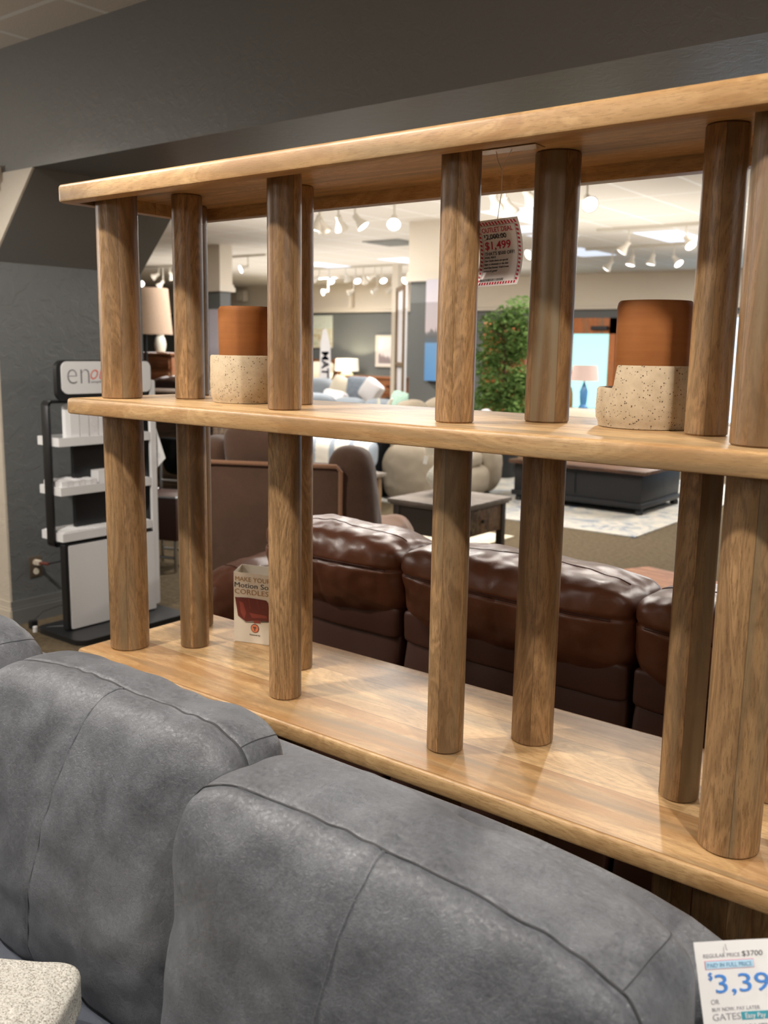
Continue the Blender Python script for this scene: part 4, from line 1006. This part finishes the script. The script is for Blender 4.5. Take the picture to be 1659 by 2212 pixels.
for (u, v, y, s, m_, rz, ry, lb) in [(740, 845, 11.15, .45, M_creamcloth, .2, .3, 'cream knit pillow tilted on the blue grey sofa'), (772, 842, 11.2, .42, M_bluecloth, .1, 0, 'blue patterned pillow on the blue grey sofa'), (802, 845, 11.1, .36, M_whitecloth, -.2, .5, 'white ruffled pillow at the end of the blue grey sofa'),
                                (870, 878, 9.2, .36, M_greencloth, .1, .2, 'mint green pillow on the light grey sofa'), (720, 872, 9.9, .40, M_whitecloth, 0, .1, 'white printed pillow at the plank edge on the left')]:
    p = aty(u, v, y); vs, fs, ev = puff(14, (s, .16, s), 5, (-.02, .05, -.02), .004, int(u), 8); o = MB().add(vs, fs).build('throw_pillow', m_, None, angle=80); o.location = p; o.rotation_euler = (-.3, ry, rz); tag(o, lb, 'pillow')
q = aty(912, 870, 7.6)
t = empty('coral_sculpture', (-6.02, 7.66, .751), 0, 'white branching coral ornament on the black cabinet, seen above the middle plank', 'ornament')
MB().tube([(0, 0, .0), (-.02, 0, .14), (-.03, 0, .28)], [.03, .022, .014], 8).tube([(0, 0, .03), (.06, 0, .14), (.14, .01, .28)], [.03, .03, .016], 8).lathe([(.08, 0), (.06, .03)], 24).build('branches', M_vase, t)
# wall speaker
q = aty(514, 640, 16.3)
t = empty('wall_speaker', (q.x, 16.33, q.z-.12), 0, 'small cream speaker box high on the far wall', 'speaker')
MB().box((-.16, 0, 0), (.16, .16, .26), bev=.01).build('cabinet', M_fixture, t); MB().box((-.08, -.008, .03), (.08, 0, .23)).build('grille', M_white_trim, t)

# ------------------------------------------------------------------ left gap: big lamp, dresser, vase, leather chair
q = atz(320, 690, 1.62)
lp = aty(318, 720, 7.0)
t = empty('floor_lamp', (lp.x-.03, 7.0, 0), 0, 'floor lamp with a large taupe linen drum shade, seen beside the first post', 'lamp')
zl = aty(330, 722, 7.0).z; zh = aty(330, 622, 7.0).z
rr = abs(aty(361, 722, 7.0).x-(lp.x-.03))*.80
MB().lathe([(rr, zl), (rr*.86, zh), (rr*.855, zh), (rr*.99, zl)], 48, cap=False).build('lamp_shade', M_taupeshade, t)
MB().lathe([(.16, 0), (.16, .02), (.02, .05), (.015, zl+.1)], 24).build('lamp_base', M_black, t)
vx = aty(340, 760, 7.6)
t = empty('chest_of_drawers', (vx.x-.05, 7.85, 0), 0, 'brown wooden chest with stacked drawers behind the first post', 'dresser')
ztp = aty(340, 762, 7.6).z
MB().box((-.45, -.25, .0), (.32, .25, ztp-.03), bev=.01).build('body', M_cherry, t); MB().box((-.48, -.28, ztp-.03), (.34, .28, ztp), bev=.006).build('top', M_cherry, t)
for i in range(4):
    z = ztp-.20-i*.19
    d_ = MB().box((-.42, -.275, z), (.29, -.25, z+.15), bev=.006).build('drawer', M_cherry, t)
    MB().tube([(-.2, -.275, z+.08), (-.2, -.30, z+.08), (-.1, -.30, z+.08), (-.1, -.275, z+.08)], .01, 8).build('handle', M_chrome, d_)
q = aty(340, 762, 7.7)
o = MB().lathe([(.045, 0), (.06, .01), (.075, .10), (.06, .18), (.045, .20), (.055, .235), (.07, .25), (.05, .26), (.03, .20), (.01, .05)], 32).build('vase', M_vase, None); o.location = (q.x, 7.75, ztp+.001); tag(o, 'white ceramic vase with flared rim on the brown chest', 'vase')
q = aty(345, 830, 6.6)
t = empty('leather_armchair', (q.x, 6.75, 0), math.radians(10), 'dark brown leather armchair just above the plank beside the first post', 'armchair')
zq = aty(345, 815, 6.6).z
for nm, dm, of in (('seat', (.8, .8, .4), (0, 0, .25)), ('back', (.8, .3, .5), (0, .25, zq-.28)), ('arm', (.25, .8, .55), (-.45, 0, .35)), ('arm', (.25, .8, .55), (.45, 0, .35)), ('head_roll', (.8, .3, .17), (0, .2, zq-.10))):
    vs, fs, ev = puff(16, dm, 3.5, (.0, .01, .02), .012, 96, 9, lambda p: Vector((p.x+of[0], p.y+of[1], p.z+of[2]))); MB().add(vs, fs).build(nm, M_darkleather, t, angle=80)

# ------------------------------------------------------------------ brochure display stand ("en..." sign)
# board lies parallel to the charcoal wall; local x runs away from the camera, local -y faces the room
fx = Vector((-4.28, 2.80, 0)); rz = PI/2
st = empty('brochure_stand', fx, rz, 'black and white brochure display stand against the charcoal wall', 'display stand')
W_ = .56
def board(name, x0, x1, z0, z1, y0, y1, r, mat, parent=st):
    p2 = rrect(x1-x0, z1-z0, r, 6, (x0+x1)/2, (z0+z1)/2); return MB().prism([(a, b) for a, b in p2], -y1, -y0, XZ).build(name, mat, parent)
board('sign_back', -.025, W_, 1.25, 1.458, .0005, .03, .045, M_black)
sg = board('sign_panel', 0, W_, 1.285, 1.452, -.008, .0, .035, M_white)
board('lower_back', -.02, W_, .03, .50, .0005, .045, .01, M_black)
board('lower_panel', 0, W_, .035, .49, -.006, .0, .008, M_white)
board('side_strip', W_-.005, W_+.03, .06, 1.35, -.004, .018, .015, M_white)
board('spine_board', .12, W_-.06, .03, 1.26, .10, .125, .02, M_black)
p2 = rrect(W_+.16, .42, .06, 6, W_/2-.01, -.0); MB().prism(p2, 0, .028).build('base_plate', M_black, st)
mb = MB()
for x in (-.045, W_+.03):
    mb.box((x, .060, .50), (x+.016, .125, 1.225), bev=.004)
mb.box((-.03, .060, 1.235), (W_+.03, .125, 1.25), bev=.003).box((-.03, .060, .478), (W_+.03, .125, .493), bev=.003)
for x, sg_ in ((-.037, 1), (W_+.038, -1)):
    for z, sz in ((1.225, 1), (.50, -1)):
        for q_ in range(5):
            a0, a1 = PI/2*q_/5, PI/2*(q_+1)/5; P_ = lambda a, r_: (x+sg_*(.018-.018*math.cos(a))+0*r_, z+sz*.018*math.sin(a))
            (xa, za), (xb, zb_) = P_(a0, 0), P_(a1, 0)
            mb.add([(xa-.007*sg_, .060, za), (xb-.002, .060, zb_+.006*sz), (xb-.002, .125, zb_+.006*sz), (xa-.007*sg_, .125, za), (xa+.007*sg_, .060, za), (xb, .060, zb_-.008*sz), (xb, .125, zb_-.008*sz), (xa+.007*sg_, .125, za)],
                   [[0, 1, 2, 3], [4, 7, 6, 5], [0, 4, 5, 1], [3, 2, 6, 7], [0, 3, 7, 4], [1, 5, 6, 2]])
mb.build('side_frame', M_black, st)
TZ = (1.015, .757, .512)
for zs in TZ:
    MB().box((-.028, -.0, zs), (W_-.01, .01, zs+.045)).box((-.028, .01, zs), (-.018, .195, zs+.045)).box((W_-.02, .01, zs), (W_-.01, .195, zs+.045)).box((-.018, .01, zs), (W_-.02, .195, zs+.010)).box((-.018, .195, zs), (W_-.02, .203, zs+.045)).build('tray', M_white, st, smooth=False)
mb = MB(); put_text(mb, 'en', .032, 1.335, .175, y=-.0085, fit=.132, off=-.0035); mb.build('grey_lettering', M_greyprint, sg, smooth=False)
mb = MB(); put_text(mb, 'ou', .170, 1.358, .115, y=-.0085, fit=.100, shear=.35, off=-.001); mb.build('coral_lettering', M_coral, sg, smooth=False)
mb = MB(); put_text(mb, 'simplifying li', .172, 1.340, .018, y=-.0085, fit=.125, off=.0001); mb.build('tagline_lettering', M_greyprint, sg, smooth=False)
# booklets and sample boxes on the trays, each its own thing
def on_stand(name, lo, hi, mat, label, cat, group=None, spine=None):
    cx, cy = (lo[0]+hi[0])/2, (lo[1]+hi[1])/2; R3 = Matrix.Rotation(rz, 3, 'Z'); p = fx+R3@Vector((cx, cy, 0)); 
    t = empty(name, (p.x, p.y, lo[2]), rz, label, cat, group)
    a, b, h = (hi[0]-lo[0])/2, (hi[1]-lo[1])/2, hi[2]-lo[2]
    MB().box((-a, -b, 0), (a, b, h)).build('cover', mat, t)
    if spine:
        mb = MB(); vs, fs = text_mesh(spine, .012, .0001, off=.0002); z0 = max(v.x for v in vs); k = h*.8/z0
        mb.add([(-.004+v.y*.9, -b-.0006, h*.1+v.x*k) for v in vs], fs); mb.build('spine_lettering', M_coral, t, smooth=False)
    return t
for i in range(8):
    x0 = .055+i*.058
    on_stand('booklet', (x0, .015, TZ[0]+.011), (x0+.052, .09, TZ[0]+.215+.004*(i % 3)), [M_paper, M_white, M_whitecloth][i % 3], 'white upright booklet on the top tray, coral lettered spine' if i > 2 else ['white speckled booklet at the left end of the top tray', 'white booklet second on the top tray', 'plain white booklet third on the top tray'][i],
             'booklet', 'booklets standing on the top tray', 'innovation' if i > 2 else None)
for i in range(6):
    x0 = -.012+i*.036
    on_stand('sample_card', (x0, .015, TZ[1]+.011), (x0+.033, .18, TZ[1]+.070+.003*(i % 2)), [M_paper, M_whitecloth][i % 2], 'slim white sample box in the row on the middle tray', 'box', 'slim sample boxes on the middle tray')
on_stand('sample_box', (.225, .03, TZ[1]+.011), (.33, .15, TZ[1]+.11), M_paper, 'larger white box beside the slim boxes on the middle tray', 'box')
on_stand('sample_box', (.345, .03, TZ[1]+.011), (.45, .15, TZ[1]+.10), M_paper, 'white box at the right end of the middle tray, half behind the post', 'box')
for i in range(5):
    x0 = -.012+i*.095
    on_stand('sample_tile', (x0, .015, TZ[2]+.011), (x0+.088, .19, TZ[2]+.05), M_paper, 'white flat sample box lying in the bottom tray', 'box', 'sample boxes in the bottom tray')
# hanging sheet with printed squares beside the stand
a = aty(318, 915, 3.405); b_ = aty(357, 990, 3.405); c_ = aty(324, 1028, 3.405); a2 = aty(322, 905, 3.405)
t = empty('hanging_sheet', a, 0, 'white sheet printed with small squares hanging beside the display stand', 'sheet')
pl_ = [Vector((p.x-a.x, 0, p.z-a.z)) for p in (aty(308, 905, 3.405), aty(330, 905, 3.405), b_, c_, aty(314, 960, 3.405))]
mb = MB(); n = len(pl_); mb.add([p for p in pl_]+[p+Vector((0, .002, 0)) for p in pl_], [list(range(n)), list(range(n, 2*n))[::-1]]+[[i, (i+1) % n, n+(i+1) % n, n+i] for i in range(n)]); mb.build('paper', M_paper, t, smooth=False)
mb = MB()
for (u, v) in [(331, 948), (337, 966), (343, 984), (326, 930)]:
    p = aty(u, v, 3.403)-a; s_ = .010
    for (dx, dz, w2, h2) in ((0, s_, s_, .0006), (0, -s_, s_, .0006), (-s_, 0, .0006, s_), (s_, 0, .0006, s_)): mb.box((p.x+dx-w2, -.004, p.z+dz-h2), (p.x+dx+w2, -.003, p.z+dz+h2))
mb.build('printed_squares', M_lightprint, t, smooth=False)
# black bag / seat-back and the chair behind the stand
q = aty(360, 965, 4.2)
t = empty('bar_stool', (aty(352, 1100, 4.15).x, 4.15, 0), math.radians(20), 'brown leather bar stool with chrome legs between the first two posts', 'stool')
zs = aty(345, 1062, 4.15).z; zb = aty(345, 1155, 4.15).z
MB().box((-.13, -.16, zb), (.20, .16, zs), bev=.015).build('seat', M_browndark, t)
MB().tube([(-.13, -.17, zs-.005), (.20, -.17, zs-.005), (.20, .17, zs-.005), (-.13, .17, zs-.005), (-.13, -.17, zs-.005)], .008, 8).build('trim_rail', M_chrome, t)
for x in (-.09, .17):
    for y in (-.13, .13): MB().tube([(x, y, 0), (x, y, zb)], .012, 8).build('leg', M_chrome, t)
MB().tube([(-.09, -.13, zb*.45), (.17, -.13, zb*.45)], .010, 8).tube([(-.09, .13, zb*.45), (.17, .13, zb*.45)], .010, 8).build('footrest', M_chrome, t)
MB().tube([(-.10, .15, zs), (-.10, .16, zs+.32), (.19, .16, zs+.32), (.19, .15, zs)], .010, 8).tube([(-.10, .155, zs+.06), (.19, .155, zs+.06)], .008, 8).build('back_frame', M_chrome, t)
t = empty('shoulder_bag', (aty(366, 965, 4.0).x, 4.05, aty(366, 1015, 4.05).z), .3, 'black bag hanging over the bar stool back', 'bag')
vs, fs, ev = puff(16, (.24, .08, .24), 3.5, (0, .01, 0), .02, 8, 9, lambda p: Vector((p.x+p.z*-.25, p.y, p.z+.10))); MB().add(vs, fs).build('bag_body', flat('black_cloth', srgb(12, 12, 13), .9, spec=.1), t, angle=80)
q = aty(380, 1030, 5.2)
t = empty('brown_crate', (q.x-.1, 5.2, 0), .35, 'brown wooden cabinet standing behind the bar stool', 'cabinet')
MB().box((-.6, -.2, 0), (.55, .3, 1.16), bev=.02).build('body', M_rustic, t); MB().box((-.5, -.215, .08), (-.02, -.2, 1.05)).build('door', M_rustic, t); MB().box((.02, -.215, .08), (.48, -.2, 1.05)).build('door', M_rustic, t)
q = aty(470, 940, 6.0)
o = None
t = empty('green_cushion_chair', (q.x, 6.1, 0), .3, 'dull green upholstered chair glimpsed above the suede recliner', 'armchair')
zq = 1.12
for nm, dm, of in (('seat', (.7, .7, .4), (0, 0, .25)), ('back', (.7, .2, .7), (0, .25, zq-.30))):
    vs, fs, ev = puff(12, dm, 4, (.0, .01, .02), .008, 96, 8, lambda p: Vector((p.x+of[0], p.y+of[1], p.z+of[2]))); MB().add(vs, fs).build(nm, linen('green_cloth', srgb(74, 84, 56), srgb(96, 104, 74), 60), t, angle=80)

# outlet, plug, cord
q = Vector((OX, 2.848, .308))
t = empty('wall_outlet', (OX, 2.848, .308), 0, 'brown duplex wall outlet low on the charcoal wall', 'outlet')
MB().box((0, -.037, -.058), (.006, .037, .058), bev=.002).build('cover_plate', M_outlet, t)
for z in (-.026, .026):
    MB().lathe([(.018, 0), (.018, .004)], 24, Matrix.Translation((.005, 0, z)) @ Matrix.Rotation(PI/2, 4, 'Y')).build('socket', M_ivory, t)
t = empty('power_cord', (OX+.01, 2.85, .334), 0, 'black power cord plugged into the wall outlet, running to the stand', 'cord')
MB().box((0, -.014, -.014), (.035, .014, .014), bev=.004).build('plug', M_ivory, t)
MB().tube([(.03, 0, 0), (.09, .02, .0)], .009, 8).build('strain_relief', flat('red_brown_plug', srgb(120, 66, 56), .5), t)
MB().tube([(.085, .02, 0), (.14, .05, .015), (.22, .06, .05), (.33, .0, .10)], .004, 8).build('cable', M_black, t)
t = empty('power_adapter', (-4.55, 2.74, 0), 0, 'small black adapter with cord on the carpet beside the stand base', 'cord')
MB().box((-.02, -.02, 0), (.015, .02, .045), bev=.005).build('adapter', M_black, t); MB().lathe([(.012, 0), (.012, .03)], 16, c=(.065, -.03)).build('white_plug', M_white, t)
MB().tube([(0, 0, .04), (.02, .05, .09), (.08, .12, .12), (.13, .2, .10)], .003, 6).tube([(.065, -.03, .015), (.13, .02, .03), (.2, .12, .03)], .003, 6).build('cable', M_black, t)

# ------------------------------------------------------------------ track lights
def make_spot():
    t = empty('track_spotlight', (0, 0, 0))
    MB().tube([(0, 0, .22), (0, 0, .10)], .010, 8).build('stem', M_fixture, t)
    h = MB().lathe([(.022, .10), (.030, .095), (.030, .04), (.040, .02), (.058, -.02), (.066, -.035), (.066, -.045), (.060, -.045)], 28, cap=False).lathe([(.022, .10), (.001, .101)], 28, cap=False).build('lamp_head', M_fixture, t)
    MB().lathe([(.060, -.040), (.045, -.046), (.02, -.050), (.001, -.051)], 28, cap=False).build('lens', M_lens, h)
    return t
proto = make_spot()
specs = [ # u, v, height of lamp, tilt azimuth deg, tilt deg, label, group
 (684, 487, 2.70, 200, 20, 'glowing spotlight cut off by the edge of the second cluster post', 0),
 (699, 492, 2.70, 90, 35, 'spotlight turned away with glowing rim, leftmost of the near row', 0),
 (737, 487, 2.70, 100, 35, 'spotlight turned away with glowing rim, right of the leftmost in the near row', 0),
 (779, 482, 2.72, 20, 40, 'spotlight tipped to the right in the middle of the near row', 0),
 (851, 480, 2.70, -55, 55, 'bright round faced spotlight at the right end of the near row', 0),
 (681, 603, 2.72, 215, 60, 'bright tilted spotlight next to the dark post edge in the far row', 1),
 (714, 605, 2.72, 330, 50, 'slanted oval spotlight second from the left in the far row', 1),
 (750, 602, 2.72, 90, 30, 'dim spotlight facing away in the middle of the far row', 1),
 (771, 604, 2.72, 330, 45, 'slanted spotlight just right of the dim one in the far row', 1),
 (788, 607, 2.72, 90, 30, 'spotlight facing away with bright ring in the far row', 1),
 (800, 598, 2.72, 215, 65, 'bright tilted spotlight touching the ringed one in the far row', 1),
 (827, 603, 2.72, 330, 45, 'slanted spotlight right of the bright pair in the far row', 1),
 (877, 604, 2.72, 260, 60, 'tiny bright spotlight at the lower left edge of the white column', 1),
 (701, 631, 2.52, 250, 75, 'round bright spotlight low against the cream bedroom header, leftmost', 2),
 (756, 632, 2.52, 215, 60, 'oval bright spotlight second from left below the far row', 2),
 (807, 628, 2.52, 215, 55, 'small tilted spotlight third from left below the far row', 2),
 (839, 627, 2.52, 200, 50, 'small tilted spotlight nearest the cream upright, below the far row', 2),
 (525, 580, 2.70, 250, 70, 'round bright spotlight above the left terracotta pot', 3),
 (488, 594, 2.70, 250, 60, 'tiny spotlight left of the bright one above the left pot', 3),
 (304, 611, 2.70, 330, 60, 'spotlight touching the edge of the first post', 3),
 (334, 597, 2.70, 215, 60, 'elongated bright spotlight between the first two posts', 3),
 (346, 616, 2.66, 215, 40, 'lower spotlight just above the taupe lamp shade', 3),
 (371, 598, 2.70, 100, 30, 'spotlight half hidden by the second post', 3),
 (1072, 445, 2.70, 80, 30, 'spotlight with glowing rim above the price tag, left one of the pair', 4),
 (1102, 452, 2.70, 60, 35, 'spotlight with glowing rim above the price tag, right one of the pair', 4),
 (1146, 430, 2.72, 0, 35, 'spotlight half hidden by the fifth post, right of the tag string', 4),
 (1147, 547, 2.70, 250, 60, 'small glowing spotlight right of the price tag', 4),
 (1272, 437, 2.72, -50, 60, 'bright spotlight just right of the fifth post', 5),
 (1347, 538, 2.72, 200, 35, 'spotlight on the upper right track pointing left', 5),
 (1489, 525, 2.72, -30, 45, 'spotlight at the right end of the upper right track', 5),
 (1313, 576, 2.72, 200, 35, 'leftmost spotlight on the lower right track', 5),
 (1363, 566, 2.72, 240, 15, 'spotlight pointing straight down, second on the lower right track', 5),
 (1407, 564, 2.72, 200, 12, 'spotlight pointing down, third on the lower right track', 5),
 (1463, 565, 2.72, -20, 45, 'rightmost spotlight on the lower right track, tipped right', 5),
]
groups = ['near row of track spotlights', 'far row of track spotlights', 'spotlights before the cream header', 'spotlights seen in the left bays', 'spotlights around the price tag', 'spotlights on the right tracks']
tracks = {}
def tkey(u, v, g): return (g, 'c' if (g == 5 and u < 1300) else 'b' if (g == 5 and v < 550) or (g == 4 and v > 500) or (g == 3 and u < 400) else 'a')
ysum = {}
for (u, v, z, az, tl, lb, g) in specs: ysum.setdefault(tkey(u, v, g), []).append(atz(u, v, z).y)
for i, (u, v, z, az, tl, lb, g) in enumerate(specs):
    key = tkey(u, v, g); yy = sum(ysum[key])/len(ysum[key])
    if g == 2: yy = 14.9
    o = proto if i == 0 else copy_tree(proto)
    hd_ = [c for c in o.children if c.name.startswith('lamp_head')][0]; sm = [c for c in o.children if c.name.startswith('stem')][0]
    a = math.radians(az); tlr = math.radians(tl)
    dirn = Vector((math.cos(a)*math.sin(tlr), math.sin(a)*math.sin(tlr), -math.cos(tlr))); off = -dirn*.09
    p = aty(u, v, yy-off.y); p.z = min(p.z, CZ-.16)
    hd_.rotation_euler = dirn.to_track_quat('-Z', 'Y').to_euler()
    o.location = p; sm.scale.z = (CZ-.03-p.z-off.z)/.12; sm.location = (off.x, off.y, off.z-.10*sm.scale.z)
    tag(o, lb, 'spotlight', groups[g]); tracks.setdefault(key, []).append(p+off)
TL = {(0, 'a'): 'cream ceiling track carrying the near row of spotlights', (1, 'a'): 'cream ceiling track carrying the far row of spotlights', (2, 'a'): 'short ceiling track before the bedroom header', (3, 'a'): 'ceiling track above the left terracotta pot', (3, 'b'): 'ceiling track seen between the first two posts',
      (4, 'a'): 'ceiling track above the price tag', (4, 'b'): 'ceiling track far behind the price tag', (5, 'a'): 'lower of the two ceiling tracks at the right', (5, 'c'): 'ceiling track piece with the bright spotlight by the fifth post', (5, 'b'): 'upper of the two ceiling tracks at the right'}
for key, ps in tracks.items():
    ym = sum(p.y for p in ps)/len(ps); x0 = min(p.x for p in ps)-.4; x1 = max(p.x for p in ps)+.4
    o = MB().box((x0, ym-.018, CZ-.035), (x1, ym+.018, CZ-.0015)).build('light_track', M_fixture); tag(o, TL[key], 'light track')
